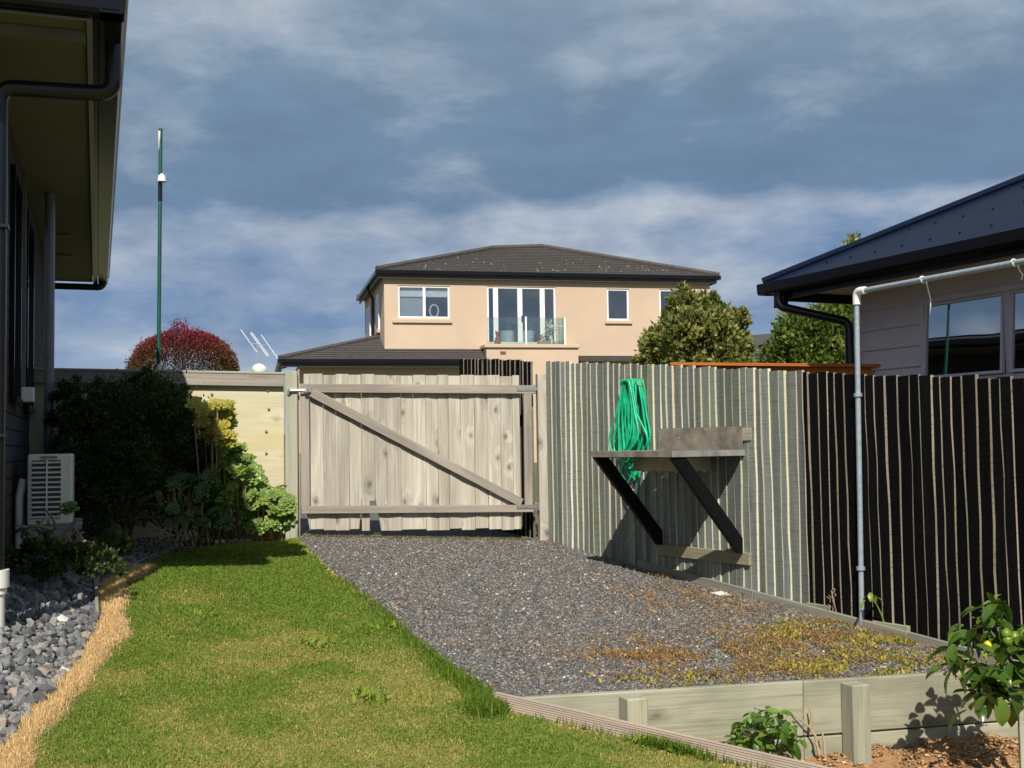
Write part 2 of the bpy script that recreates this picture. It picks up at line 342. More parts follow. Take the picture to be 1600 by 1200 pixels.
# ------------------------------------------------------------------ lines of the yard
PL = ong(455, 838); PR = ong(848, 844)                     # gate posts
gv = (PR - PL); gv.z = 0; GW = gv.length; gdir = gv.normalized(); grot = math.atan2(gdir.y, gdir.x)
gn = Vector((gdir.y, -gdir.x, 0))                          # faces the camera
FA = ong(859, 846); FB = ong(1470, 1013)                   # foot of the long fence
fd = (FB - FA); fd.z = 0; fd.normalize()                   # runs towards the camera
fn = Vector((fd.y, -fd.x, 0))                               # out of the fence, into the yard
if fn.x > 0: fn = -fn
frot = math.atan2(fd.y, fd.x)
def fpt(u, v, off=0): return hit(u, v, FA + fn * off, fn)
def ft(P): return (P - FA).dot(fd)
_tops = [fpt(u, v) for u, v in ((728, 559), (860, 563.5), (1050, 568.5), (1120, 572.5), (1240, 578), (1340, 582), (1590, 587))]
def ftop(t): return float(np.interp(t, [ft(p) for p in _tops], [p.z for p in _tops])) - .012 + max(0, t - ft(_tops[-1])) * (_tops[-1].z - _tops[-2].z) / (ft(_tops[-1]) - ft(_tops[-2]))
def FP(t, off=0, z=None):
    p = FA + fd * t + fn * off; p.z = G(p.x, p.y) if z is None else z; return p
RA = ong(797, 1094); RB = ong(1432, 1060)                  # top of the retaining wall
rd = (RB - RA); rd.z = 0; rd.normalize(); rnn = Vector((rd.y, -rd.x, 0))
EA = ong(779, 1106); EB = ong(1200, 1204)                  # lawn edging
ed = (EB - EA); ed.z = 0; ed.normalize()

# ------------------------------------------------------------------ ground
def terrain(x, y):
    yy = np.clip(y, -30, 12.2); far = np.clip(y - 12.2, 0, 40)
    z = -0.0586 * np.clip(x, -8, 8) + 0.066 * yy + 0.02 * np.clip(far, 0, 20)
    inside = (y < 11.9)
    return z - np.where(inside, .62, .03)
xs = np.concatenate([[-1500, -600, -200, -80, -40, -20], np.arange(-12, 12.1, .5), [20, 40, 80, 200, 600, 1500]])
ys = np.concatenate([[-1500, -300, -60, -20, -8], np.arange(-4, 16.1, .25), [18, 22, 28, 36, 50, 80, 140, 300, 800, 2500]])
XX, YY = np.meshgrid(xs, ys); nx, ny = len(xs), len(ys)
V = np.stack([XX, YY, terrain(XX, YY)], 2).reshape(-1, 3)
i, j = np.meshgrid(np.arange(nx - 1), np.arange(ny - 1)); b = (j * nx + i).ravel()
tag(npmesh('ground', V, np.stack([b, b + 1, b + nx + 1, b + nx], 1), EARTH, k=4), kind='structure')
def polysheet(name, pts, mat, thick=.0):
    mb = MB(); mb.add(pts, [tuple(range(len(pts)))]); return tag(mb.build(name, mat), kind='structure')
left_edge = [(0, 1166), (60, 1098), (112, 1040), (150, 985), (153, 945), (156, 915), (196, 893), (252, 868), (330, 852), (448, 843)]
right_edge = [(466, 840), (494, 868), (528, 900), (562, 925), (600, 957), (640, 996), (690, 1037), (730, 1068), (762, 1092), (777, 1108)]
LE = [ong(*p) for p in left_edge]; RE = [ong(*p) for p in right_edge]
LE0 = LE[0] + (LE[0] - LE[1]) * 1.0; LE0.z = G(LE0.x, LE0.y)
near = [Vector((x, y, G(x, y))) for x, y in ((-2.0, -3), (3.6, -3))]
eB2 = EA + ed * 4.2; eB2.z = G(eB2.x, eB2.y)
lawn_poly = [near[0], LE0] + LE + RE + [EA, eB2, near[1]]
polysheet('lawn', lawn_poly, LAWN)
fe = FP(6.0); RC = RA + rd * 3.4
drive_poly = [ong(466, 838.5), PR + gdir * .05, FP(.0, -.03), FP((RC - FA).dot(fd), -.03), RC, RA] + RE[::-1][1:]
drive_poly = [Vector((p.x, p.y, G(p.x, p.y) + .004)) for p in drive_poly]
# the fence meets the retaining wall line
tI = (RA - FA).cross(rd).z / fd.cross(rd).z if abs(fd.cross(rd).z) > 1e-6 else 6
fi = FA + fd * tI; drive_poly[3] = Vector((fi.x, fi.y, G(fi.x, fi.y) + .004)); del drive_poly[4]
polysheet('gravel_drive', drive_poly, DRIVE)
# track beyond the gate
q = [PL - gn * .03 + gdir * .1, PR - gn * .03, PR - gn * 4, PL - gn * 4]
polysheet('track', [Vector((p.x, p.y, terrain(np.array(p.x), np.array(max(p.y, 12.3))).item() if False else G(p.x, min(p.y, 12.2)) + .006 + .02 * max(0, p.y - 12.2))) for p in q], DRIVE)
# garden bed below the retaining wall
bz = (G(RA.x, RA.y) + G(RB.x, RB.y)) / 2 - .47
n_ = 40; gx = np.linspace(0, 3.9, n_); gy = np.linspace(0, 2.3, 30)
BV = []
for yy in gy:
    for xx in gx:
        p = RA + rd * xx + rnn * (yy - .02); h = .10 * vnoise(p.x, p.y, .28, 5) + .05 * vnoise(p.x, p.y, .09, 6)
        h += .10 * math.exp(-((xx - 2.55) / .35) ** 2) * math.exp(-(yy / .3) ** 2) - .035 * yy
        BV.append((p.x, p.y, bz - .06 + float(h)))
i, j = np.meshgrid(np.arange(n_ - 1), np.arange(29)); b = (j * n_ + i).ravel()
BV = np.array(BV)
# keep the bed on its own side of the lawn edging
en = np.array([-ed.y, ed.x]); side = (BV[:, 0] - EA.x) * en[0] + (BV[:, 1] - EA.y) * en[1]
fc = np.stack([b, b + 1, b + n_ + 1, b + n_], 1); fc = fc[(side[fc] > -.02).all(1)]
so = tag(npmesh('garden_soil', BV, fc, SOIL, k=4), kind='structure')
so.data.polygons.foreach_set('use_smooth', [True] * len(so.data.polygons))

# ------------------------------------------------------------------ near house at the left
wd_ = ray(152, 705); hd = Vector((wd_.x, wd_.y, 0)).normalized(); hp = Vector((hd.y, -hd.x, 0)); hrot = math.atan2(-hd.x, hd.y)
pipeP = at(-5, 600, 6.3); C0 = Vector((pipeP.x, pipeP.y, 0)) - hp * .07
gc = at(196, 22, 6.0); zg = gc.z
def hl(P): d = P - C0; return (d.dot(hp), d.dot(hd), P.z)
OX, OY, _ = hl(gc)
HL = 10.15; FARY = (at(168, 448, 15.97) - C0).dot(hd)
def bedz(x, y):                       # stone bed climbs from the lawn to the wall
    d = (Vector((x, y, 0)) - C0).dot(hp); w_ = max(.15, float(np.interp(y, [p.y for p in LE[:7]], [(p - C0).dot(hp) for p in LE[:7]]))); s = max(0.0, min(1.0, 1 - d / w_)); return G(x, y) + .19 * s * min(1, w_ / .5)
house = thing('block_house', 'charcoal block house with deep eaves, seen steeply along its side at the left', 'house', (C0.x, C0.y, 0), hrot)
MB().box((-8, .13, 0), (-.02, FARY - .45, zg + .05)).box((-8, .02, 0), (-.12, .14, zg + .05)).build('wall_core', M_MORTAR, house)
course = .118; cz = .45; k = 0; cm = {}
for odd in (0, 1):
    mb = MB(); y = -.0 - (.2 if odd else 0)
    while y < FARY - .45:
        mb.box((-.10, max(y, .0), .004), (.0 - .001, min(y + .385, FARY - .45), course - .005)); y += .392
    x = -.105
    while x > -4: mb.box((max(x - .385, -4), .004, .004), (x, .11, course - .005)); x -= .392
    cm[odd] = mb.mesh('block_course', M_BLOCK)
while cz < zg - .02:
    link('block_course', cm[k % 2], house, (0, 0, cz)); cz += course; k += 1
# soffit panels, fascia, gutter
sz = zg + .015
y = OY + .12; pan = 0
while y < FARY - .1:
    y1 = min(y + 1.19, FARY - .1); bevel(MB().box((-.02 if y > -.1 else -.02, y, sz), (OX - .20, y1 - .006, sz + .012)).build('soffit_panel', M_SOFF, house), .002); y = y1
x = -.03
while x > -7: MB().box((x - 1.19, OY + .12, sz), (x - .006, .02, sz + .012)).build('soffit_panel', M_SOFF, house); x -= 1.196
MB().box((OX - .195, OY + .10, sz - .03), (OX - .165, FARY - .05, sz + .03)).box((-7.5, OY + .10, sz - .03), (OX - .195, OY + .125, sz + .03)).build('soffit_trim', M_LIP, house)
MB().box((OX - .165, OY + .13, zg - .01), (OX - .135, FARY, zg + .19)).box((-7.5, OY + .10, zg - .01), (OX - .135, OY + .13, zg + .19)).build('fascia', M_GUT, house)
prof = [(-.13, 0), (-.015, 0), (0, .02), (.004, .105), (-.012, .11), (-.012, .10), (-.02, .03), (-.03, .012), (-.118, .012), (-.118, .12), (-.13, .12)]
MB().prism(prof, (OX, OY + .0, zg), (OX, FARY + .03, zg), (1, 0, 0), (0, 0, 1)).build('gutter', [M_GUT], house)
MB().prism(prof, (-7.6, OY, zg), (OX - .004, OY, zg), (0, -1, 0), (0, 0, 1)).build('gutter', M_GUT, house)
MB().tube([(OX + .002, OY, zg + .108), (OX + .002, FARY + .03, zg + .108)], .016, 8).tube([(-7.6, OY - .002, zg + .108), (OX, OY - .002, zg + .108)], .009, 8).build('gutter_lip', M_LIP, house)  # pale lip colour stands in for sun on the gutter's outer edge
tp = math.tan(math.radians(14)); xr = -4.0; rise = (OX - .05 - xr) * tp; zt = zg + .12
MB().add([(OX - .05, OY + .05, zt), (OX - .05, FARY, zt), (xr, FARY - 4.3, zt + rise), (xr, OY + 4.6, zt + rise), (-8.6, OY + .05, zt), (-8.6, FARY, zt)],
         [(0, 1, 2, 3), (0, 3, 4), (1, 5, 2), (4, 3, 2, 5)]).build('roof', M_TILE, house)
MB().box((-7, OY + .36, sz - .055), (OX - .2, OY + .41, sz - .004)).build('soffit_beam', plain('grey_beam', (.12, .12, .13), .5), house)
# downpipes
def elbow(pts, r=.12, n=6):
    out = [Vector(pts[0])]
    for a, b_, c in zip(pts, pts[1:], pts[2:]):
        a, b_, c = Vector(a), Vector(b_), Vector(c); p = b_ + (a - b_).normalized() * r; q = b_ + (c - b_).normalized() * r
        for k in range(n + 1):
            s = k / n; out.append(p * (1 - s) ** 2 + b_ * 2 * s * (1 - s) + q * s ** 2)
    return out + [Vector(pts[-1])]
pl = hl(at(14, 134, 6.28)); pzg = bedz(pipeP.x, pipeP.y)
hz = pl[2]; px_ = .07; py_ = hl(pipeP)[1]
dp = MB().tube(elbow([(OX - .055, py_ - .05, zg + .01), (OX - .055, py_ - .05, hz), (px_, py_, hz), (px_, py_, pzg + .32)], .085), .046, 14)
o = smooth_angle(dp.build('downpipe', M_DARKSPOUT, house))
ft0 = MB().tube([(px_, py_, pzg - .1), (px_, py_, pzg + .22)], .05, 16).tube([(px_, py_, pzg + .20), (px_, py_, pzg + .245)], .06, 16).tube([(px_, py_, pzg + .235), (px_, py_, pzg + .33)], .072, 16)
smooth_angle(ft0.build('pipe_socket', M_PVC, house))
for zc in (pzg + 1.05, pzg + 2.2): MB().box((0, py_ - .06, zc), (.125, py_ + .06, zc + .018)).build('pipe_clip', M_DARKSPOUT, house)
smooth_angle(MB().tube(elbow([(OX - .06, FARY - .12, zg + .01), (OX - .06, FARY - .12, zg - .055), (-.1, FARY - .12, zg - .055), (-.1, FARY - .12, .8)], .085), .046, 12).build('downpipe', M_DARKSPOUT, house))
p2 = at(77, 560, 10.3); d2 = hl(p2)
smooth_angle(MB().tube([(d2[0], d2[1], .8), (d2[0], d2[1], zg + .01)], .043, 14).build('downpipe', plain('grey_downpipe', (.16, .18, .21), .35), house))
for v_, u_ in ((368, 95), (400, 102)):
    P = hit(u_, v_, Vector((0, 0, sz)), Vector((0, 0, 1))); l = hl(P)
    MB().box((l[0] - .09, l[1] - .12, sz - .014), (l[0] + .09, l[1] + .12, sz - .001)).build('soffit_vent', plain('brown_vent', (.16, .12, .08)), house)
for y0, y1 in ((1.95, 2.75), (3.6, 4.6)):
    f = MB()
    for a, b_ in (((0, y0, 2.1), (.035, y0 + .05, 3.7)), ((0, y1 - .05, 2.1), (.035, y1, 3.7)), ((0, y0, 2.05), (.05, y1, 2.1)), ((0, y0, 3.7), (.035, y1, 3.75))): f.box(a, b_)
    wf = f.build('window', M_GUT, house)
    MB().box((.004, y0 + .05, 2.1), (.012, y1 - .05, 3.7)).build('pane', GL2, wf)
l = hl(at(55, 617, 9.5)); bx_ = MB().box((0, l[1] - .09, l[2] - .06), (.10, l[1] + .09, l[2] + .06)); bevel(bx_.build('outdoor_socket', M_WHITE, house), .008, 2)
MB().box((.0, l[1] - .02, l[2] + .06), (.03, l[1] + .02, zg)).build('cable_conduit', plain('grey_conduit', (.13, .14, .15), .5), house)

# heat pump
hpP = at(66, 820, 8.55); lx = .10; ly = hl(hpP)[1]; zb = hpP.z
hpb = C0 + hp * (lx + .16) + hd * (ly + .4)
ac = thing('heat_pump_unit', 'white heat pump outdoor unit with louvred end grille standing against the charcoal block wall', 'heat pump', (hpb.x, hpb.y, zb), hrot)
bevel(MB().box((-.155, -.40, 0), (.155, .40, .52)).build('casing', M_WHITE, ac), .012, 2)
MB().box((-.125, -.404, .045), (.075, -.4005, .475)).build('grille_shade_plate', plain('grille_dark', (.05, .055, .06)), ac)  # dark plate on the casing stands in for the shade behind the louvres
for k in range(12): bevel(MB().box((-.13, -.42, .05 + k * .0365), (.08, -.404, .05 + k * .0365 + .013)).build('louvre', M_WHITE, ac), .002)
bevel(MB().box((-.028, -.424, .045), (-.016, -.402, .48)).build('grille_bar', M_WHITE, ac), .002)
MB().box((-.06, -.425, .492), (.05, -.40, .506)).build('handle', plain('handle_grey', (.22, .23, .23)), ac)
for yy in (-.33, .30): bevel(MB().box((-.2, yy - .06, -.045), (.22, yy + .06, 0)).build('foot', plain('foot_grey', (.20, .24, .27)), ac), .004)
for yy in (-.3, .28): bevel(MB().box((-.14, yy - .09, -.35), (.14, yy + .09, -.046)).build('support_block', M_CONC, ac), .006)
smooth_angle(MB().tube(elbow([(-.19, -.3, .34), (-.215, -.3, .2), (-.215, -.3, -.2)], .03), .03, 10).build('pipe_cover', M_WHITE, ac))

# ------------------------------------------------------------------ plywood fence left of the gate
def gl_(u, v, off=0):
    P = hit(u, v, PL + gn * off, gn); return (P - PL).dot(gdir), P.z
pw = thing('plywood_fence', 'pale plywood fence with a timber cap rail and bolt heads, left of the gate', 'fence', (PL.x, PL.y, 0), grot)
xe = gl_(444, 700)[0]; xw = (C0 + hd * ((11.2 - C0.y) / hd.y) - PL).dot(gdir) - .15
zt1 = gl_(444, 583)[1]; ztw = gl_(90, 575)[1]; ztw += (ztw - zt1) * .05
zlo1 = G(PL.x, PL.y) + .03
seam = [xw, xw + 1.2, xw + 2.4] if xe - xw > 2.4 else [xw, (xw + xe) / 2]
seam = [s for s in (xw, xe - 1.25)]
for a, b_ in zip(seam, seam[1:] + [xe]):
    za = ztw + (zt1 - ztw) * (a - xw) / (xe - xw); zb_ = ztw + (zt1 - ztw) * (b_ - xw) / (xe - xw)
    # grain of the sheet runs along the fence: the mesh's own z lies along it
    L = b_ - a - .004; M_ = Matrix(((0, 0, 1, (a + b_) / 2), (0, 1, 0, .012), (1, 0, 0, 0), (0, 0, 0, 1)))
    mb = MB().add([(zlo1, -.009, -L / 2), (za - .06, -.009, -L / 2), (zb_ - .06, -.009, L / 2), (zlo1, -.009, L / 2), (zlo1, .009, -L / 2), (za - .06, .009, -L / 2), (zb_ - .06, .009, L / 2), (zlo1, .009, L / 2)],
                  [(0, 1, 2, 3), (7, 6, 5, 4), (0, 4, 5, 1), (1, 5, 6, 2), (2, 6, 7, 3), (3, 7, 4, 0)])
    mb.build('plywood_sheet', W_PLY, pw, M=M_)
board('top_rail', (xw, -.03, ztw - .075), (xe, -.03, zt1 - .075), .115, .045, W_RAIL, pw)
board('cap', (xw, .0, ztw - .006), (xe + .01, .0, zt1 - .006), .12, .022, W_POST, pw, n=(0, 0, 1))
board('bottom_rail', (xw, -.012, zlo1 + .42), (xe, -.012, zlo1 + .42), .06, .03, W_RAIL, pw) if False else None
for u_, v_ in ((331, 616), (418, 610), (420, 639), (416, 674), (416, 708), (416, 746), (350, 660), (330, 720)):
    x_, z_ = gl_(u_, v_); smooth_angle(MB().tube([(x_, .003, z_), (x_, -.008, z_)], .014, 10).tube([(x_, -.007, z_), (x_, -.014, z_)], .007, 6).build('bolt', plain('dull_bolt', (.25, .24, .20), .6, .4), pw))
xh, zh = gl_(437, 764)
MB().box((xh - .05, -.006, zlo1 + .28), (xe, .003, zlo1 + .34)).build('slot_shade_strip', M_MORTAR, pw)  # dark strip laid on the sheet stands in for the shade of a slot
hk = tag(smooth_angle(MB().tube([(xh - .03, -.03, zh - .10), (xh - .045, -.06, zh - .03), (xh - .03, -.07, zh + .02), (xh + .03, -.07, zh + .035), (xh + .06, -.05, zh + .03), (xh + .065, -.0, zh + .03)], .009, 8).build('iron_hook', M_RUST)), 'rusty bent iron rod hooked out of the plywood beside the left gate post', 'hook')
hk.matrix_world = pw.matrix_basis if False else Matrix.Translation((PL.x, PL.y, 0)) @ Matrix.Rotation(grot, 4, 'Z')

# ------------------------------------------------------------------ gate posts and gate
def post(name, label, u0, u1, vt, depth, mat, cap=False):
    a = gl_(u0, 700)[0]; b_ = gl_(u1, 700)[0]; zt_ = gl_((u0 + u1) / 2, vt)[1]; P = PL + gdir * ((a + b_) / 2); P.z = G(P.x, P.y) - .1
    r = thing(name, label, 'post', P, grot)
    board('post_body', (0, depth, 0), (0, depth, zt_ - P.z), b_ - a, .10, mat, r, bv=.005); return r, b_ - a, zt_ - P.z
p1, w1, h1 = post('gate_post', 'square timber post carrying the bolt latch, left end of the wooden gate', 445.5, 465, 580, .0, W_POST)
board('edge_strip', (w1 / 2 + .012, .03, .08), (w1 / 2 + .012, .03, h1 + .02), .018, .04, W_RAIL, p1, bv=.001)
p2_, w2, h2 = post('gate_post', 'square timber post with the two hinges, right end of the gate beside the grey palings', 840, 857, 584, .0, W_GATE)
gate = thing('wooden_gate', 'wide weathered paling gate with a diagonal brace, closed across the gravel drive', 'gate', (PL.x, PL.y, 0), grot)
YB = .035                                # palings behind the frame
bx = [160, 182, 215, 285, 350, 420, 485, 553, 620, 690, 755, 820, 885, 940, 1005, 1075, 1145, 1210, 1275, 1312]
def gz(zx, zy): return gl_(zx / 3.3333 + 420, zy / 3.3333 + 560)
rr = random.Random(3)
for k in range(1, len(bx) - 1):
    a = gz(bx[k], 500)[0]; b_ = gz(bx[k + 1], 500)[0]
    zt_ = gz(bx[k], 80 + (bx[k] - 160) * .008 + rr.uniform(-2, 5))[1]; zb_ = gz(bx[k], 897 - (bx[k] - 160) * .008 + rr.uniform(-4, 8))[1]
    lap = -.003 if k % 2 else .001; tilt = .06 if k % 2 else -.05
    wd2 = (b_ - a) + lap
    if k == 6: wd2 -= .065; a += .06           # narrow foot of one paling leaves two gaps at the bottom
    mb = MB()
    if k == 6:
        zc = gz(485, 745)[1]; wd2 = (b_ - gz(bx[k], 500)[0]) + lap; a = gz(bx[k], 500)[0]
        H = zt_ - zb_; nl = (zc - zb_) / H
        mb.box((-wd2 / 2, -.009, -H / 2 + nl * H), (wd2 / 2, .009, H / 2)); mb.box((-wd2 / 2 - .0, -.009, -H / 2), (.0 + .012, .009, -H / 2 + nl * H))
    elif k in (1, 5, 7):
        H = zt_ - zb_; c1 = .055 if k in (1, 7) else 0; c2 = .03 if k == 5 else 0; zc = -H / 2 + .32
        pr = [(-wd2 / 2 + c1, -H / 2), (wd2 / 2 - c2, -H / 2), (wd2 / 2, zc if c2 else -H / 2 + .01), (wd2 / 2, H / 2), (-wd2 / 2, H / 2), (-wd2 / 2, zc if c1 else -H / 2 + .01)]
        mb.prism(pr, (0, -.009, 0), (0, .009, 0), (1, 0, 0), (0, 0, 1))
    else:
        H = zt_ - zb_; mb.box((-wd2 / 2, -.009, -H / 2), (wd2 / 2, .009, H / 2))
    Mx = Matrix.Translation(((a + b_) / 2, YB + rr.uniform(-.004, .004), (zt_ + zb_) / 2)) @ Matrix.Rotation(tilt + rr.uniform(-.07, .07), 4, 'Z') @ Matrix.Rotation(rr.uniform(-.004, .004), 4, 'Y')
    bevel(mb.build('paling', W_GATE, gate, M=Mx), .003)
yf = -.005
def gp(zx, zy, off=0): x_, z_ = gz(zx, zy); return (x_, yf + off, z_)
board('top_rail', gp(163, 155), gp(1388, 163), .085, .045, W_RAIL, gate)
board('bottom_rail', gp(170, 789), gp(1378, 781), .072, .045, W_RAIL, gate)
board('stile', gp(187, 182), gp(190, 770), .085, .042, W_RAIL, gate)
board('stile', gp(1346, 183), gp(1352, 765), .08, .042, W_RAIL, gate)
board('brace', gp(222, 178, -.004), gp(1315, 752, -.004), .085, .04, W_RAIL, gate)
for zy, dz in ((160, 0), (770, 0)):
    x_, z_ = gz(1375, zy); hg = MB().box((x_ - .17, yf - .03, z_ - .02), (x_ + .03, yf - .024, z_ + .02)).box((x_ + .03, yf - .028, z_ - .014), (x_ + .07, yf + .0, z_ + .014)).tube([(x_ + .05, yf - .028, z_ - .04), (x_ + .05, yf - .028, z_ + .04)], .011, 8)
    h_ = bevel(hg.build('hinge', M_ZINC, gate), .002)
    for q_ in (-.14, -.07): MB().tube([(x_ + q_, yf - .031, z_), (x_ + q_, yf - .038, z_)], .008, 8).build('bolt', M_ZINC, h_)
x_, z_ = gz(128, 170)
lt = MB().box((x_ - .05, -.062, z_ - .012), (x_ + .07, -.052, z_ + .02)).tube([(x_ - .045, -.075, z_ + .004), (x_ + .13, -.07, z_ + .006)], .011, 8).tube([(x_ + .12, -.08, z_ - .02), (x_ + .12, -.06, z_ + .03)], .018, 8).tube([(x_ - .05, -.06, z_ - .03), (x_ - .05, -.085, z_ - .01), (x_ - .03, -.085, z_ + .01)], .012, 8)
smooth_angle(lt.build('latch', M_ZINC, gate))

# ------------------------------------------------------------------ long paling fence
PITCH = .0885
def paling_mesh(H, mats, th=.021, wd=.104, seed=0):
    r_ = random.Random(seed); mb = MB(); n = 7; vs = []
    for i in range(n):
        z = H * i / (n - 1); w0 = r_.uniform(-.0065, .0065) if 0 < i < n - 1 else 0; t0 = r_.uniform(-.002, .003)
        for x, y in ((-wd / 2, 0), (wd / 2 + w0, -t0), (wd / 2 + w0, -th - t0), (-wd / 2, -th)): vs.append((x, y, z))
    fs = []; mi = []
    for i in range(n - 1):
        b0 = i * 4
        for k in range(4):
            fs.append((b0 + k, b0 + (k + 1) % 4, b0 + 4 + (k + 1) % 4, b0 + 4 + k)); mi.append(1 if k in (1, 3) else 0)
    fs += [(3, 2, 1, 0), tuple(range(4 * n - 4, 4 * n))]; mi += [1, 1]
    for f, m_ in zip(fs, mi): mb.add([vs[i] for i in f], [tuple(range(len(f)))], m_)
    me = mb.mesh('paling', mats)
    return me
def palings(root, t0, t1, mats, jz=.012):
    meshes = [paling_mesh(1.0, mats, seed=s, th=.021 + .003 * (s % 3)) for s in range(6)]
    t = t0; rr = random.Random(int(t0 * 10) + 5)
    while t < t1:
        p = FA + fd * t; zb_ = G(p.x, p.y) - .03; zt_ = ftop(t) + rr.uniform(-jz, jz); base = root.location
        Mx = Matrix.Translation(((t - root['t0']), -.024 + rr.uniform(-.003, .003), zb_ - base.z)) @ Matrix.Rotation(-.13 + rr.uniform(-.05, .05), 4, 'Z') @ Matrix.Rotation(rr.uniform(-.010, .010), 4, 'Y') @ Matrix.Scale(zt_ - zb_, 4, (0, 0, 1))
        link('paling', meshes[rr.randrange(6)], root, M=Mx); t += PITCH * rr.uniform(.86, 1.09)
T_SPLIT = ft(fpt(1258, 700)); T_END = 6.75
def fence(name, label, t0, t1, mats, group='paling fences along the right boundary'):
    p = FP(t0); r_ = thing(name, label, 'fence', p, frot, group); r_['t0'] = t0
    palings(r_, t0 + .05, t1, mats)
    for dz in (.3, 1.5):
        z0 = G(*FP(t0)[:2]) + dz - p.z; z1 = G(*FP(t1)[:2]) + dz - p.z
        board('rail', (0, .03, z0), (t1 - t0, .03, z1), .09, .045, W_RAIL, r_)
    del r_['t0']; return r_
# local -y must point into the yard: frot runs towards the camera, so the yard is at local -y
fence('paling_fence', 'silver grey vertical paling fence behind the filleting bench and green hose', 0.05, T_SPLIT + .07, [W_GREY, W_EDGE])
fence('paling_fence', 'black stained paling fence with bare pale board edges, behind the lemon tree', T_SPLIT, T_END, [W_BLACK, W_BEDGE])
fence('paling_fence', 'black paling fence rising behind the right end of the gate', -1.72, -.2, [W_BLACK, W_BEDGE])
pb = thing('plinth_board', 'low weathered timber board laid along the foot of the right fence at the gravel edge', 'edging', FP(1.5), 0)
tq = 1.5
while tq < tI - .05:
    te = min(tq + 1.45, tI); a = FP(tq + .01, .07) - FP(1.5); b_ = FP(te, .07) - FP(1.5); board('plank', a + Vector((0, 0, .02)), b_ + Vector((0, 0, .02)), .10, .03, W_PLINTH, pb, n=fn); tq = te
# scrap ends of timber at the fence foot
for t_, s_, lab in ((3.6, .22, 'short pale offcut of timber lying at the foot of the grey fence'), (4.25, .3, 'short offcut of timber lying at the foot of the fence by the grey steel pipe')):
    P = FP(t_, .05); o = thing('timber_offcut', lab, 'timber', P, frot); board('offcut', (-s_ / 2, 0, .055), (s_ / 2, 0, .055), .075, .04, W_SLEEP, o)

W_BATTEN = wood('shadowed_batten', (.30, .27, .18), (.21, .20, .14), (.09, .08, .05), (.24, .23, .14), .3, var=.03)  # dark olive colour carries the bench's shadow on the lower batten
# ------------------------------------------------------------------ filleting bench on the fence
tb1 = ft(fpt(1172, 700)); tb0 = ft(fpt(1036, 700)); WB = .77
ztop = at(1050, 706, 9.0).z; ztop = hit(1050, 705, FP(tb1, WB), fd).z
Pb = FP((tb0 + tb1) / 2); LB = tb1 - tb0 - .03
bench = thing('filleting_bench', 'stained steel sink bench on two black struts, fixed to the grey paling fence', 'bench', (Pb.x, Pb.y, 0), frot)
h = LB / 2
def B(x, n_, z): return (x, -n_ , z)
# steel top with turned-down lips and a sink hole
sxa, sxb, sna, snb = -h * .55, h * .45, .14, .52
tm = MB()
for x0, x1, n0, n1 in ((-h, h, .03, sna), (-h, h, snb, WB), (-h, sxa, sna, snb), (sxb, h, sna, snb)): tm.box((x0, -n1, ztop - .004), (x1, -n0, ztop))
bevel(tm.build('bench_top', M_STEEL, bench), .001)
MB().box((-h, -WB - .003, ztop - .045), (h, -WB, ztop + .002)).build('front_lip', M_STEEL, bench)
M_LP = plain('sunlit_steel_lip', (.50, .50, .49), .3, .6, .4, 8)  # side lips coloured paler than the front lip, as if sunlit
MB().box((h, -WB, ztop - .045), (h + .003, -.03, ztop + .002)).build('side_lip', M_LP, bench); MB().box((-h - .003, -WB, ztop - .045), (-h, -.03, ztop + .002)).build('side_lip', M_LP, bench)
sk = MB(); zs_ = ztop - .16
for lo_, hi_ in (((sxa, -snb, zs_), (sxa + .004, -sna, ztop - .004)), ((sxb - .004, -snb, zs_), (sxb, -sna, ztop - .004)), ((sxa, -snb, zs_), (sxb, -snb + .004, ztop - .004)), ((sxa, -sna - .004, zs_), (sxb, -sna, ztop - .004)), ((sxa, -snb, zs_ - .004), (sxb, -sna, zs_))): sk.box(lo_, hi_)
sk.tube([(sxa + .2, -.33, zs_ - .06), (sxa + .2, -.33, zs_)], .025, 10)
bevel(sk.build('sink_basin', plain('sink_steel', (.42, .36, .29), .4, .6, .2, 6), bench), .02, 2)
ut = MB().box((-h + .01, -WB + .0, ztop - .05), (h - .01, -WB + .05, ztop - .006)).box((-h + .01, -.09, ztop - .05), (h - .01, -.035, ztop - .006)).box((h - .06, -WB + .05, ztop - .05), (h - .01, -.09, ztop - .006)).box((-h + .01, -WB + .05, ztop - .05), (-h + .06, -.09, ztop - .006))
ut.build('under_frame', W_STRUT, bench)
sb = MB().box((-h, -.066, ztop + .001), (h, -.062, ztop + .185)); sbo = sb.build('splashback', M_STEEL, bench)
for x_, z_ in ((-h + .03, .10), (-.25, .10), (.08, .165), (h - .04, .15)): MB().tube([(x_, -.0665, ztop + z_), (x_, -.069, ztop + z_)], .009, 8).build('screw', M_ZINC, sbo)
board('upper_batten', (-h + .02, -.042, ztop + .12), (h + .10, -.042, ztop + .12), .10, .038, W_SLEEP, bench)
zl0 = hit(1172, 874, FP(tb1, .06), fn).z
board('lower_batten', (-h - .02, -.05, zl0), (h + .05, -.05, zl0), .095, .045, W_BATTEN, bench)
ztk = ztop - .05; kk = (ztk - zl0) / (WB - .08)
for x_ in (-h + .005, h - .055): bevel(MB().prism([(WB - .005, ztk), (WB - .145, ztk), (.075, ztk - (WB - .22) * kk), (.075, zl0 + .05), (.12, zl0 + .045)], (x_, 0, 0), (x_ + .045, 0, 0), (0, -1, 0), (0, 0, 1)).build('strut', W_STRUT, bench), .003)

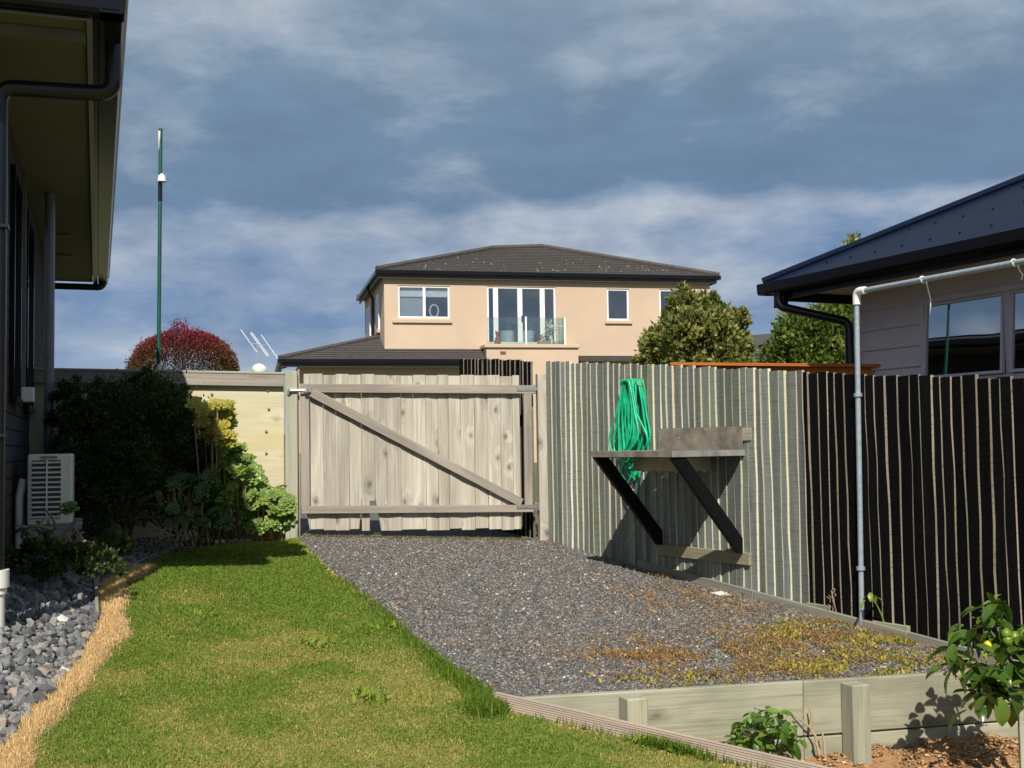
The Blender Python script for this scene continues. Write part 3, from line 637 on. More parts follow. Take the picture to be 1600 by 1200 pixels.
# ------------------------------------------------------------------ hose on hooks
ha = fpt(981, 593, .06); hb = fpt(1006, 600, .06); th0, th1 = ft(ha), ft(hb)
def hook(P, lab):
    r_ = thing('hose_hook', lab, 'hook', P, frot, 'gold hooks holding the green hose')
    smooth_angle(MB().tube([(0, .06, .05), (0, -.0, .05), (0, 0, .0), (0, -.05, -.012), (0, -.09, .012), (0, -.09, .045)], .004, 6).build('hook_rod', M_BRASS, r_)); return r_
hook(fpt(981, 595, .06), 'small gold wire hook at the left top of the hanging green hose')
hook(fpt(1006, 601, .06), 'small gold wire hook at the right top of the hanging green hose')
hm = MB(); rr = random.Random(21)
def FQ(t, off, z): p = FA + fd * t + fn * off; return (p.x, p.y, z)
zt_ = (ha.z + hb.z) / 2 - .02
tl0, tl1 = ft(fpt(962, 715, .1)), ft(fpt(1012, 715, .1))
for k in range(17):
    a = th0 + (th1 - th0) * rr.uniform(0, .45); b_ = th0 + (th1 - th0) * rr.uniform(.55, 1.0)
    drop = rr.uniform(.62, .88); cl_ = tl0 + (tl1 - tl0) * rr.uniform(.02, .42); cr_ = tl0 + (tl1 - tl0) * rr.uniform(.6, 1.02); off = .05 + .022 * (k % 6) + rr.uniform(0, .02)
    if k % 3 == 0: cl_, cr_ = cl_ + .09, cr_ - .06
    sw = rr.uniform(-.05, .05); pts = []
    ctrl = [(a, 0), (a + (cl_ - a) * .45 + sw, -drop * .4), (cl_, -drop * .78), ((cl_ + cr_) / 2 - .05, -drop), (cr_, -drop * .75), (b_ + (cr_ - b_) * .5 - sw, -drop * .38), (b_, 0), ((a + b_) / 2, .03)]
    n = len(ctrl)
    for i in range(n):
        p0, p1_, p2x, p3 = ctrl[i - 1], ctrl[i], ctrl[(i + 1) % n], ctrl[(i + 2) % n]
        for s in range(7):
            s /= 7.0; c_ = [.5 * (2 * q1 + (q2 - q0) * s + (2 * q0 - 5 * q1 + 4 * q2 - q3) * s * s + (3 * q1 - q0 - 3 * q2 + q3) * s ** 3) for q0, q1, q2, q3 in zip(p0, p1_, p2x, p3)]
            pts.append(FQ(c_[0], off + .03 * math.sin(i + s + k) * .5, zt_ + c_[1]))
    pts.append(pts[0]); hm.tube(pts, .0098, 7, cap=False)
tz = ft(fpt(975, 760, .08)); te_ = ft(fpt(1003, 760, .08)); zA = fpt(975, 745, .08).z
pts = []
for s in range(25):
    s /= 24.0; a_ = math.pi * s; pts.append(FQ(tz + (te_ - tz) * (1 - math.cos(a_)) / 2, .10, zA - .20 * math.sin(a_) + .1 * (1 - math.sin(a_)) - .02))
hm.tube(pts, .0105, 7)
tag(hm.build('garden_hose', M_HOSE, smooth=True), 'bundle of bright green garden hose hung on gold hooks on the grey fence', 'hose')

# ------------------------------------------------------------------ galvanised pipe frame
Pp = FP(ft(fpt(1357, 968)), .07); topP = hit(1338, 456, Pp, fn); zP = topP.z
d_ = ray(0, 708); hr = Vector((-830 / F, 1, 0)).normalized(); arm_dir = -hr
lean = Vector((topP.x - Pp.x, topP.y - Pp.y, 0)); lean = fd * lean.dot(fd)
pf = thing('steel_pipe_frame', 'tall galvanised pipe with white elbow and long arm before the black fence', 'pipe', Pp)
tp_ = Vector((lean.x, lean.y, zP - Pp.z)); smooth_angle(MB().tube([(0, 0, -.1), tp_], .0185, 14).build('upright', M_GALV, pf))
ap = tp_ + arm_dir * 2.6
smooth_angle(MB().tube([tp_ + arm_dir * .02, ap], .018, 14).build('arm', M_GALV, pf))
smooth_angle(MB().tube(elbow([tp_ - Vector((0, 0, .09)), tp_ + Vector((0, 0, .005)), tp_ + arm_dir * .09], .045), .027, 14).build('elbow', M_PVC, pf))
for zc in (.42, 1.62): P_ = tp_ * (zc / tp_.z); smooth_angle(MB().tube([P_ - Vector((0, 0, .012)), P_ + Vector((0, 0, .012))], .03, 12).tube([P_ + Vector((.0, 0, 0)), P_ - fn * .09], .009, 6).build('pipe_clamp', M_GALV, pf))
for s_, ln in ((.62, .19), (1.35, .06), (1.52, .10)):
    P_ = Pp + tp_ + arm_dir * s_; o = MB(); ring = [Vector((0, 0, 0)) + (Vector((0, 0, 1)) * math.sin(a_) + arm_dir.cross(Vector((0, 0, 1))) * math.cos(a_)) * .0225 + arm_dir * .012 * a_ / 6 for a_ in np.linspace(0, 6.28, 13)]
    o.tube(ring, .0038, 6).tube([ring[6], ring[6] + Vector((.01, 0, -.04)), ring[6] + Vector((.03, 0, -.04 - ln * .5)), ring[6] + Vector((.025, .01, -.04 - ln))], .0042, 6)
    lab = {.62: 'long white cord tied round the pipe arm and dangling, nearest the elbow', 1.35: 'short white cord loop tied round the pipe arm, middle one of three', 1.52: 'white cord tied round the pipe arm at the edge of the view'}[s_]
    tag(o.build('cord_tie', M_ROPE, loc=P_, smooth=True), lab, 'cord', 'white cords tied on the pipe arm')

# ------------------------------------------------------------------ retaining wall, lawn edging
rw = thing('retaining_wall', 'low pale green timber sleeper retaining wall holding up the gravel, with square posts', 'retaining wall', (RA.x, RA.y, 0), math.atan2(rd.y, rd.x))
rl = min(tI and (fi - RA).dot(rd), 3.6); zr0 = G(RA.x, RA.y) + .012; zr1 = G(*(RA + rd * rl)[:2]) + .03
x0_ = 0
for a, b_ in ((-.02, rl * .52), (rl * .52, rl)):
    za = zr0 + (zr1 - zr0) * a / rl; zb_ = zr0 + (zr1 - zr0) * b_ / rl
    board('sleeper', (a, .0, za - .15), (b_ - .004, .0, zb_ - .15), .30, .05, W_SLEEP, rw, bv=.006)
    board('sleeper', (a, .004, za - .155 - .30), (b_ - .004, .004, zb_ - .155 - .30), .29, .05, W_SLEEP, rw, bv=.006)
for u_ in (985, 1331, 1640):
    P_ = hit(u_, 1090, RA + rnn * .05, rnn); x_ = (P_ - RA).dot(rd); zt2 = zr0 + (zr1 - zr0) * x_ / rl - .012
    board('post', (x_, -.085, zt2 - .9), (x_, -.085, zt2), .115, .115, W_SLEEP, rw, bv=.006)
le = thing('lawn_edging', 'reddish grooved decking board set on edge between the lawn and the sunken garden', 'edging', (EA.x, EA.y, 0), math.atan2(ed.y, ed.x))
zE0 = G(EA.x, EA.y) + .075; E2 = EA + ed * 4; zE1 = G(E2.x, E2.y) + .065
pr = []; gw = .10
for k in range(9): pr += [(-.0165, -gw + gw * k / 9), (-.0165, -gw + gw * (k + .6) / 9), (-.0115, -gw + gw * (k + .7) / 9), (-.0115, -gw + gw * (k + .9) / 9)]
pr = pr + [(-.0165, 0), (.0165, 0), (.0165, -gw)]
L_ = math.hypot(4, zE1 - zE0); zax = Vector((4, 0, zE1 - zE0)).normalized(); yax = Vector((0, 1, 0)); xax = yax.cross(zax)
Mx = Matrix((xax, yax, zax)).transposed().to_4x4(); Mx.translation = (-.02, 0, zE0)
MB().prism([(b_, a_) for a_, b_ in pr], (0, 0, 0), (0, 0, L_), (-1, 0, 0), (0, 1, 0)).build('deck_board', W_DECK, le, M=Mx)
# small edging slats at the stone bed
ee = [ong(u_, v_) for u_, v_ in ((149, 918), (152, 966))]
o = thing('bed_edging', 'short grey timber slat dividing the loose stones from the straw coloured lawn edge', 'edging', ee[0])
board('slat', (0, 0, .02), ee[1] - ee[0] + Vector((0, 0, .02)), .09, .022, W_PLINTH, o, n=(1, .2, 0))
ee2 = [ong(u_, v_) for u_, v_ in ((150, 912), (205, 884), (270, 858), (330, 848))]
o = thing('bed_edging', 'dark curved timber edging between the shaded shrubs and the far end of the lawn', 'edging', ee2[0])
for a, b_ in zip(ee2, ee2[1:]): board('slat', a - ee2[0] + Vector((0, 0, -.005)), b_ - ee2[0] + Vector((0, 0, -.005)), .05, .02, W_PLINTH, o, n=(.4, -1, 0))

# ------------------------------------------------------------------ weatherboard house at the right
K0 = at(1345, 600, 10.8); K0.z = 0
hr = Vector((-830 / F, 1, 0)).normalized()                 # along its wall, away
hn = Vector((-hr.y, hr.x, 0))                               # out of its wall, towards the yard
rrot = math.atan2(-hr.y, -hr.x)                             # local x runs towards the camera
rh = thing('weatherboard_house', 'neighbouring mauve grey weatherboard house with a dark hipped steel roof, at the right', 'house', K0, rrot)
def rl_(P): d = P - K0; return (-d.dot(hr), -d.dot(hn), P.z)   # x towards camera, y into the house
gcr = at(1183, 462, 11.12); zgr = gcr.z; ox, oy, _ = rl_(gcr)
RL = 9.0; DW = 6.0
def rp(u, v, off=0): return rl_(hit(u, v, K0 + hn * off, hn))
wa = rp(1452, 600)[0]; zs1 = rp(1500, 590)[2]; zt1_ = rp(1470, 472)[2]; wb = wa + 2.35
# wall boards with an opening for the window
zb_ = rp(1349, 549.5)[2]; cov = rp(1349, 519)[2] - zb_; z_ = zb_ - cov * 12
wallz = zgr + .05
def wb_mesh(L): return MB().add([(0, 0, 0), (L, 0, 0), (L, -.008, cov), (0, -.008, cov), (0, -.026, 0), (L, -.026, 0)], [(4, 5, 2, 3), (0, 1, 5, 4), (0, 4, 3), (1, 2, 5), (0, 3, 2, 1)]).mesh('weatherboard', M_WBOARD)
full = wb_mesh(RL); shortA = wb_mesh(wa - .045); shortB = wb_mesh(RL - wb - .045); endm = wb_mesh(DW)
while z_ < wallz:
    if z_ + cov > zs1 - .02 and z_ < zt1_ + .02: link('weatherboard', shortA, rh, (0, 0, z_)); link('weatherboard', shortB, rh, (wb + .045, 0, z_))
    else: link('weatherboard', full, rh, (0, 0, z_))
    link('weatherboard', endm, rh, M=Matrix.Translation((0, DW, z_)) @ Matrix.Rotation(-math.pi / 2, 4, 'Z')); z_ += cov
MB().box((.03, .12, 0), (RL, DW, wallz)).build('wall_core', M_ROOM, rh)
bevel(MB().box((-.03, -.04, .2), (.05, .03, wallz)).build('corner_board', M_WBOARD, rh), .003)
f = MB(); wm = wa + (wb - wa) * .50
wm = rp(1580, 530)[0]
for a, b_ in (((wa - .045, -.05, zs1 - .05), (wb + .045, .06, zs1)), ((wa - .045, -.05, zt1_), (wb + .045, .06, zt1_ + .05)), ((wa - .045, -.05, zs1), (wa, .06, zt1_)), ((wb, -.05, zs1), (wb + .045, .06, zt1_)), ((wm - .03, -.04, zs1), (wm + .03, .05, zt1_))): f.box(a, b_)
win = bevel(f.build('window', M_MAUVE, rh), .004)
for xa__, xb__ in ((wa, wm - .03), (wm + .03, wb)):      # sashes, with a tilt added so the panes mirror sky
    hz_ = zt1_ - zs1; Mt = Matrix.Translation((0, -.01, zt1_)) @ Matrix.Rotation(math.radians(-4.0), 4, 'X')
    sa = MB().box((xa__ + .004, -.022, -hz_ + .004), (xa__ + .026, .012, -.004)).box((xb__ - .026, -.022, -hz_ + .004), (xb__ - .004, .012, -.004)).box((xa__ + .026, -.022, -hz_ + .004), (xb__ - .026, .012, -hz_ + .028)).box((xa__ + .026, -.022, -.028), (xb__ - .026, .012, -.004)).build('sash', M_MAUVE, win, M=Mt)
    MB().box((xa__ + .026, -.004, -hz_ + .028), (xb__ - .026, .002, -.028)).build('pane', GL2, win, M=Mt)
MB().box((wa - .044, -.02, zt1_ + .051), (wb + .044, .02, wallz)).build('head_panel', M_WBOARD, rh)
# eaves
S = zgr + .03
MB().box((ox + .12, oy + .12, S), (RL, .03, S + .012)).box((ox + .12, .03, S), (-.02, DW, S + .012)).build('soffit', plain('pale_soffit', (.42, .36, .33), .8), rh)
MB().box((ox + .10, oy + .12, zgr - .06), (RL, oy + .145, zgr + .15)).box((ox + .11, oy + .145, zgr - .06), (ox + .135, DW + .6, zgr + .15)).build('fascia', M_GUT, rh)
MB().box((ox + .101, oy + .118, zgr - .13), (ox + .28, oy + .15, zgr - .055)).build('fascia_return', M_GUT, rh)
MB().prism([(-a_ - 0, b_) for a_, b_ in prof], (ox + .0, oy, zgr), (RL, oy, zgr), (0, 1, 0), (0, 0, 1)).build('gutter', M_GUT, rh)
MB().prism([(-a_, b_) for a_, b_ in prof], (ox, oy + .004, zgr), (ox, DW + .6, zgr), (1, 0, 0), (0, 0, 1)).build('gutter', M_GUT, rh)
tr_ = .475; zt3 = zgr + .115; mid_ = (DW / 2 - oy)
roofv = [(ox + .04, oy + .04, zt3), (RL + 1, oy + .04, zt3), (RL + 1, oy + .04 + mid_, zt3 + mid_ * tr_), (ox + .04 + mid_, oy + .04 + mid_, zt3 + mid_ * tr_), (ox + .04, oy + .04 + 2 * mid_, zt3), (RL + 1, oy + .04 + 2 * mid_, zt3)]
MB().add(roofv, [(0, 1, 2, 3), (0, 3, 4), (4, 3, 2, 5)]).build('roof', M_RROOF, rh)
hipm = MB().tube([Vector(roofv[0]) + Vector((0, 0, .02)), Vector(roofv[3]) + Vector((0, 0, .03))], .035, 8); smooth_angle(hipm.build('hip_cap', M_RROOF, rh))
sc = MB(); rr = random.Random(5)
for k in range(26):
    for r_ in range(5):
        y_ = .25 + r_ * .55; x_ = k * .32 + (r_ % 2) * .16
        if x_ < y_ + .1: continue
        X_ = ox + .04 + x_; Y_ = oy + .04 + y_; Z_ = zt3 + y_ * tr_; sc.box((X_ - .007, Y_ - .007, Z_ - .002), (X_ + .007, Y_ + .007, Z_ + .011))
so_ = sc.build('roof_screw', M_GUT, rh); so_['kind'] = 'stuff'
gl0 = rl_(at(1240, 452, 11.0))
smooth_angle(MB().tube(elbow([(gl0[0], oy + .06, zgr + .01), (gl0[0], oy + .06, zgr - .13), (-.06, -.07, zgr - .30), (-.06, -.07, .3)], .07), .042, 12).build('downpipe', M_DARKSPOUT, rh))

# orange stained timber fence behind the palings
oa = at(1052, 566.5, 11.9); ob = at(1388, 569, 10.55)
of = thing('stained_timber_fence', 'orange stained timber fence top showing between the grey palings and the weatherboard house', 'fence', (oa.x, oa.y, 0), math.atan2(ob.y - oa.y, ob.x - oa.x))
OL = math.hypot(ob.x - oa.x, ob.y - oa.y)
board('cap', (0, -.01, oa.z - .016), (OL, -.01, ob.z - .016), .12, .03, W_ORANGE, of, n=(0, 0, 1))
sg = .0
for k in range(4):
    a = OL * k / 4; b_ = OL * (k + 1) / 4
    for r_ in range(6):
        zA_ = oa.z + (ob.z - oa.z) * k / 4 - .09 - r_ * .125; zB_ = oa.z + (ob.z - oa.z) * (k + 1) / 4 - .09 - r_ * .125
        board('plank', (a + .003, 0, zA_), (b_ - .003, 0, zB_), .118, .025, W_ORANGE, of)

# ------------------------------------------------------------------ beige two-storey house
A = at(601, 545, 36.0); bt = .225; ex = Vector((1, bt, 0)).normalized(); ey = Vector((-ex.y, ex.x, 0)); brot = math.atan2(ex.y, ex.x)
bh = thing('plaster_house', 'two storey beige plastered house with dark tiled hip roofs, beyond the gate', 'house', (A.x, A.y, 0), brot)
def bp(u, v, off=0): P = hit(u, v, A - ey * off, ey); d = P - A; return d.dot(ex), P.z
BL = bp(1110, 500)[0]; BD = 6.4; ze = bp(800, 434)[1]; z0 = bp(650, 545)[1]
def wall_holes(mb, x0, x1, za, zb2, holes, d=.13):
    xs_ = sorted({x0, x1, *[h_[0] for h_ in holes], *[h_[1] for h_ in holes]}); zs2 = sorted({za, zb2, *[h_[2] for h_ in holes], *[h_[3] for h_ in holes]})
    for a, b_ in zip(xs_, xs_[1:]):
        for c_, e_ in zip(zs2, zs2[1:]):
            if any(h_[0] - 1e-6 <= a and b_ <= h_[1] + 1e-6 and h_[2] - 1e-6 <= c_ and e_ <= h_[3] + 1e-6 for h_ in holes): continue
            mb.add([(a, 0, c_), (b_, 0, c_), (b_, 0, e_), (a, 0, e_)], [(0, 1, 2, 3)])
    for a, b_, c_, e_ in holes:
        mb.add([(a, 0, c_), (b_, 0, c_), (b_, 0, e_), (a, 0, e_), (a, d, c_), (b_, d, c_), (b_, d, e_), (a, d, e_)], [(0, 4, 5, 1), (1, 5, 6, 2), (2, 6, 7, 3), (3, 7, 4, 0)])
def rect(u0, v0, u1, v1):
    a, c_ = bp(u0, v1); b_, e_ = bp(u1, v0); return (a, b_, c_, e_)
H1 = rect(622, 447, 702.5, 497); HD = rect(762, 449, 868, 537); H3 = rect(949, 451.5, 982.5, 500.5); H4 = rect(1031, 452.5, 1063.5, 501)
wm_ = MB(); wall_holes(wm_, 0, BL, 0.5, ze + .1, [H1, HD, H3, H4])
wm_.add([(0, 0, .5), (0, BD, .5), (0, BD, ze + .1), (0, 0, ze + .1), (BL, 0, .5), (BL, BD, .5), (BL, BD, ze + .1), (BL, 0, ze + .1)], [(0, 3, 2, 1), (4, 5, 6, 7), (1, 2, 6, 5)])
wm_.build('wall', M_BEIGE, bh)
MB().box((.1, 1.6, .6), (BL - .1, 1.66, ze)).build('room', M_ROOM, bh)
def window(h_, bars=(), fwid=.06, label=None):
    a, b_, c_, e_ = h_; m_ = MB()
    m_.box((a, .03, c_), (b_, .10, c_ + fwid)).box((a, .03, e_ - fwid), (b_, .10, e_)).box((a, .03, c_ + fwid), (a + fwid, .10, e_ - fwid)).box((b_ - fwid, .03, c_ + fwid), (b_, .10, e_ - fwid))
    for x_, w_ in bars: m_.box((x_ - w_ / 2, .025, c_ + fwid), (x_ + w_ / 2, .10, e_ - fwid))
    o = bevel(m_.build('window', M_ALU, bh), .006); MB().box((a + fwid, .07, c_ + fwid), (b_ - fwid, .078, e_ - fwid)).build('pane', GL, o); return o
w1_ = window(H1, [(bp(663, 470)[0], .09)])
MB().box((H1[0] + .06, .13, bp(660, 463)[1]), (H1[1] - .06, .15, H1[3] - .06)).build('blind', M_BLIND, w1_)
MB().box((H1[0] + .06, .17, H1[2] + .06), (bp(661, 470)[0], .18, bp(660, 463)[1])).build('net_curtain', M_CURT, w1_)
x_, z_ = bp(679.5, 485); mr = MB().tube([(x_ + .14 * math.cos(a_), .16, z_ + .2 * math.sin(a_)) for a_ in np.linspace(0, 6.283, 17)], .025, 6).tube([(x_, .16, z_ - .2), (x_, .16, z_ - .33)], .02, 6)
tag(mr.build('table_mirror', M_ALU, loc=A * 1), 'small oval mirror on a stand inside the left upstairs window of the beige house', 'mirror')
bpy.data.objects['table_mirror'].location = (A.x, A.y, 0); bpy.data.objects['table_mirror'].rotation_euler = (0, 0, brot)
window(H3); window(H4)
dw = window(HD, [(bp(775, 490)[0], .16), (bp(813, 490)[0], .16), (bp(848, 490)[0], .16)])
a_, _ = bp(816, 500); MB().box((a_ - .02, .0, bp(816, 503)[1]), (a_ + .02, .03, bp(816, 493)[1])).build('door_handle', M_GUT, dw)
for u0, u1 in ((786, 808), (818, 840)):
    x0, zz0 = bp(u0, 537); x1, zz1 = bp(u1, 520); mb_ = MB().tube([((x0 + x1) / 2, .45, zz0 + .05), ((x0 + x1) / 2, .45, zz0 + .45), ((x0 + x1) / 2, .45, zz1 + .1)], [(x1 - x0) / 2, (x1 - x0) / 2, .1], 14)
    o = tag(smooth_angle(mb_.build('lounge_chair', M_BLIND)), 'white rounded chair back behind the %s balcony door of the beige house' % ('left' if u0 == 786 else 'right'), 'chair', 'white chairs inside the balcony doors'); o.location = (A.x, A.y, 0); o.rotation_euler = (0, 0, brot)  # chair white also stands in for cloud reflected low in the glass
for u0, v0, u1, v1 in ((613, 500, 706, 504.5), (945, 501.5, 987, 506)):
    a, zA_ = bp(u0, v1); b_, zB_ = bp(u1, v0); bevel(MB().box((a, -.07, zA_), (b_, -.002, zB_)).build('sill', M_BEIGE, bh), .008)
# balcony: slab on a plastered bay, glass balustrade
bo = .75; bxa = bp(760, 545, bo)[0]; bxb = bp(903.5, 545, bo)[0]; zbs = bp(830, 538, bo)[1]; zbb = bp(830, 543.5, bo)[1]
MB().box((bxa, -bo, .5), (bxb, -.002, zbb)).build('balcony_bay', M_BEIGE, bh)
bevel(MB().box((bxa - .07, -bo - .07, zbb), (bxb + .05, -.002, zbs)).build('balcony_slab', M_BEIGE, bh), .01)
xv, zv = bp(786, 551.5, bo); MB().box((xv - .09, -bo - .01, zv - .05), (xv + .09, -bo + .01, zv + .05)).build('wall_vent', plain('brown_grille', (.12, .07, .04)), bh)
zbr = bp(870, 496, bo)[1]; xg0 = bxa + .04; xg1 = bp(882, 520, bo)[0]
for a, b_ in ((xg0, (xg0 + xg1) / 2 - .02), ((xg0 + xg1) / 2 + .02, xg1)): MB().box((a, -bo + .03, zbs), (b_, -bo + .042, zbr)).build('balustrade_panel', GLB, bh)
MB().box((xg1 - .012, -bo + .045, zbs), (xg1, -.05, zbr)).build('balustrade_panel', GLB, bh)
for x_ in ((xg0 + xg1) / 2, xg1 + .02): MB().box((x_ - .025, -bo + .01, zbs), (x_ + .025, -bo + .06, zbr + (.0 if x_ > xg1 else .02))).build('balustrade_post', M_ALU, bh)
MB().box((xg1 - .55, -bo + .05, bp(870, 510, bo)[1]), (xg1, -bo + .08, bp(870, 508.5, bo)[1])).build('balustrade_rail', M_ALU, bh)
def bthing(name, lab, cat, mb_, mat, sm=True):
    o = mb_.build(name, mat); o.location = (A.x, A.y, 0); o.rotation_euler = (0, 0, brot)
    if sm: smooth_angle(o)
    return tag(o, lab, cat)
xc_, _ = bp(780, 530, bo); yc = -bo + .25
bthing('cat_figurine', 'small terracotta cat figure sitting at the left of the balcony doors', 'figurine', MB().tube([(xc_, yc, zbs), (xc_, yc, zbs + .12), (xc_, yc, zbs + .25), (xc_, yc, zbs + .30), (xc_, yc, zbs + .38), (xc_, yc, zbs + .43)], [.10, .11, .06, .05, .075, .03], 10).tube([(xc_ - .05, yc, zbs + .4), (xc_ - .055, yc, zbs + .47)], [.025, .004], 6).tube([(xc_ + .05, yc, zbs + .4), (xc_ + .055, yc, zbs + .47)], [.025, .004], 6), M_TERRA)
xc2, _ = bp(853, 530, bo); pp = thing('planter_box', 'low tan planter with dry reddish flowers on the beige balcony', 'planter', A + ex * xc2 - ey * .5 + Vector((0, 0, zbs - A.z)), brot)
bevel(MB().box((-.2, -.1, 0), (.2, .1, .13)).build('box', plain('tan_box', (.42, .28, .17)), pp), .01)
n = 60; P_ = np.stack([rng.uniform(-.18, .18, n), rng.uniform(-.08, .08, n), rng.uniform(.1, .3, n)], 1); leaves('flowers', P_, rng.normal(size=(n, 3)) + [0, 0, 1], .08, .025, np.array([.25, .07, .04]) * rng.uniform(.5, 1.5, (n, 1)), LEAF, pp)
xc3, _ = bp(864, 530, bo); P_ = A + ex * xc3 - ey * .45; P_.z = zbs
wf_ = thing('white_flower_vase', 'pale vase of white blossom on the beige balcony beside the planter', 'vase', P_)
smooth_angle(MB().tube([(0, 0, 0), (0, 0, .12), (0, 0, .24), (0, 0, .3)], [.06, .09, .07, .05], 10).build('vase', M_ALU, wf_))
n = 90; q_ = rng.normal(size=(n, 3)) * [.09, .09, .12] + [0, 0, .5]; leaves('blossom', q_, rng.normal(size=(n, 3)), .08, .03, np.array([.7, .7, .68]) * rng.uniform(.7, 1.1, (n, 1)), LEAF, wf_)
# roofs built of stepped tile courses
def tiled(name, quadA, quadB, quadC, quadD, rows, parent, mat, step=.035):
    """A-B eave, D-C ridge: each course is its own raised strip, joined into one slope"""
    A_, B_, C_, D_ = map(Vector, (quadA, quadB, quadC, quadD)); mb = MB(); nrm = (B_ - A_).cross(D_ - A_).normalized()
    if nrm.z < 0: nrm = -nrm
    for r_ in range(rows):
        s0, s1 = r_ / rows, (r_ + 1.0) / rows
        a, b_, c_, d_x = A_.lerp(D_, s0), B_.lerp(C_, s0), B_.lerp(C_, s1), A_.lerp(D_, s1)
        mb.add([a, b_, b_ + nrm * step, a + nrm * step, c_, d_x], [(0, 1, 2, 3), (3, 2, 4, 5)])
    return mb.build(name, mat, parent)
oh = .24; zge = bp(800, 426, oh)[1]
E = [(-oh, -oh), (BL + oh, -oh), (BL + oh, BD + oh), (-oh, BD + oh)]
rdg = BD / 2 + .2
def on_d(u, v, d):
    P = hit(u, v, A + ey * d, ey); q_ = P - A; return (q_.dot(ex), d, P.z)
R1 = on_d(770, 389.5, rdg); R2 = on_d(846, 387, rdg + .0)
ev = [(x_, y_, zge) for x_, y_ in E]
tiled('roof_slope', ev[0], ev[1], R2, R1, 16, bh, M_TILE); tiled('roof_slope', ev[3], ev[0], R1, R1, 16, bh, M_TILE)
tiled('roof_slope', ev[1], ev[2], R2, R2, 16, bh, M_TILE); tiled('roof_slope', ev[2], ev[3], R1, R2, 16, bh, M_TILE)
for a, b_ in ((ev[0], R1), (R1, R2), (ev[1], R2), (ev[2], R2), (ev[3], R1)): smooth_angle(MB().tube([Vector(a) + Vector((0, 0, .05)), Vector(b_) + Vector((0, 0, .05))], .09, 8).build('ridge_cap', M_TILE, bh))
def eave(z_, x0, y0, x1, y1, dpt=.18):
    g_ = MB()
    g_.box((x0 - .06, y0 - .06, z_ - .13), (x1 + .06, y0 + .06, z_)).box((x0 - .06, y0 + .06, z_ - .13), (x0 + .06, y1, z_)).box((x1 - .06, y0 + .06, z_ - .13), (x1 + .06, y1, z_))
    bevel(g_.build('gutter', M_GUT, bh), .02, 2)
    f_ = MB().box((x0 + .06, y0 + .061, z_ - .25), (x1 - .06, y0 + .09, z_ - .03)).box((x0 + .061, y0 + .09, z_ - .25), (x0 + .09, y1, z_ - .03)).box((x1 - .09, y0 + .09, z_ - .25), (x1 - .061, y1, z_ - .03))
    f_.build('fascia', plain('grey_fascia', (.06, .055, .055), .5), bh)
    return z_
eave(zge + .02, -oh, -oh, BL + oh, BD + oh)
MB().box((-oh + .09, -oh + .09, zge - .14), (BL + oh - .09, -.001, zge - .12)).box((-oh + .09, -.001, zge - .14), (-.001, BD, zge - .12)).build('soffit', plain('grey_soffit', (.12, .11, .10)), bh)
# lichen specks on the lower tiles
lm = MB(); rr = random.Random(9); n0 = (Vector(ev[1]) - Vector(ev[0])).cross(Vector(R1) - Vector(ev[0])).normalized(); n0 = n0 if n0.z > 0 else -n0
for k in range(70):
    s = abs(rr.gauss(0, .22)); s = min(.85, s + .02); u_ = rr.uniform(.06, .94); p = (Vector(ev[0]).lerp(R1, s)).lerp(Vector(ev[1]).lerp(R2, s), u_) + n0 * .04
    r_ = rr.choice((.007, .008, .009, .011, .018)); lm.tube([p - n0 * .02, p + n0 * .012], r_, 6)
lo_ = lm.build('lichen', M_LICHEN, bh); lo_['kind'] = 'stuff'
# side windows
for y0, y1, zA_, zB_ in ((1.3, 2.0, z0 + .75, ze - .4), (4.2, 5.4, z0 - .2, ze - .45)):
    o = bevel(MB().box((-.05, y0, zA_), (-.002, y1, zB_)).build('window', M_ALU, bh), .006); MB().box((-.056, y0 + .07, zA_ + .07), (-.051, y1 - .07, zB_ - .07)).build('pane', GL2, o)
bevel(MB().box((-.1, 1.2, z0 + .62), (-.002, 2.1, z0 + .74)).build('sill', M_BEIGE, bh), .01)
smooth_angle(MB().tube(elbow([(-oh, 3.0, zge - .1), (-oh + .05, 3.0, zge - .25), (-.06, 3.0, zge - .45), (-.06, 3.0, .8)], .08), .05, 10).build('downpipe', M_DARKSPOUT, bh))
# lower roof in front and to the left
lo_y = -1.15; zl = bp(600, 562, -lo_y)[1]; xl = bp(437, 562, -lo_y)[0]; xrt = bp(762, 562, -lo_y)[0]
pit = (z0 - zl) / (-lo_y)
top_y = 1.6; ztp = zl + pit * (top_y - lo_y)
hx = xl + (top_y - lo_y)
tiled('lower_roof_slope', (xl, lo_y, zl), (xrt, lo_y, zl), (xrt, -.004, z0), (xl + -lo_y * 1.0, -.004, z0), 5, bh, M_TILE)
xq = -.004
P1_ = on_d(590, 528.5, 1.35)
tiled('lower_roof_slope', (xl - lo_y, 0, z0), (xq, 0, z0), (xq, P1_[1], P1_[2]), (min(P1_[0], xq) - .0, P1_[1], P1_[2]), 4, bh, M_TILE)
tiled('lower_roof_slope', (xl, 4, zl), (xl, lo_y, zl), (P1_[0], P1_[1], P1_[2]), (P1_[0], 4, P1_[2]), 9, bh, M_TILE)
smooth_angle(MB().tube([Vector((xl, lo_y, zl + .05)), Vector(P1_) + Vector((0, 0, .04))], .08, 8).build('ridge_cap', M_TILE, bh))
eave(zl + .03, xl, lo_y, xrt + .0, 3.8)
MB().box((xl + .55, lo_y + .55, .3), (xrt - .05, -.002, zl - .15)).box((xl + .55, -.002, .3), (-.003, 3.6, zl - .15)).build('lower_wall', M_BEIGE, bh)
MB().box((xl + .09, lo_y + .09, zl - .13), (xrt - .05, -.003, zl - .11)).build('soffit', plain('dark_soffit', (.10, .09, .08)), bh)
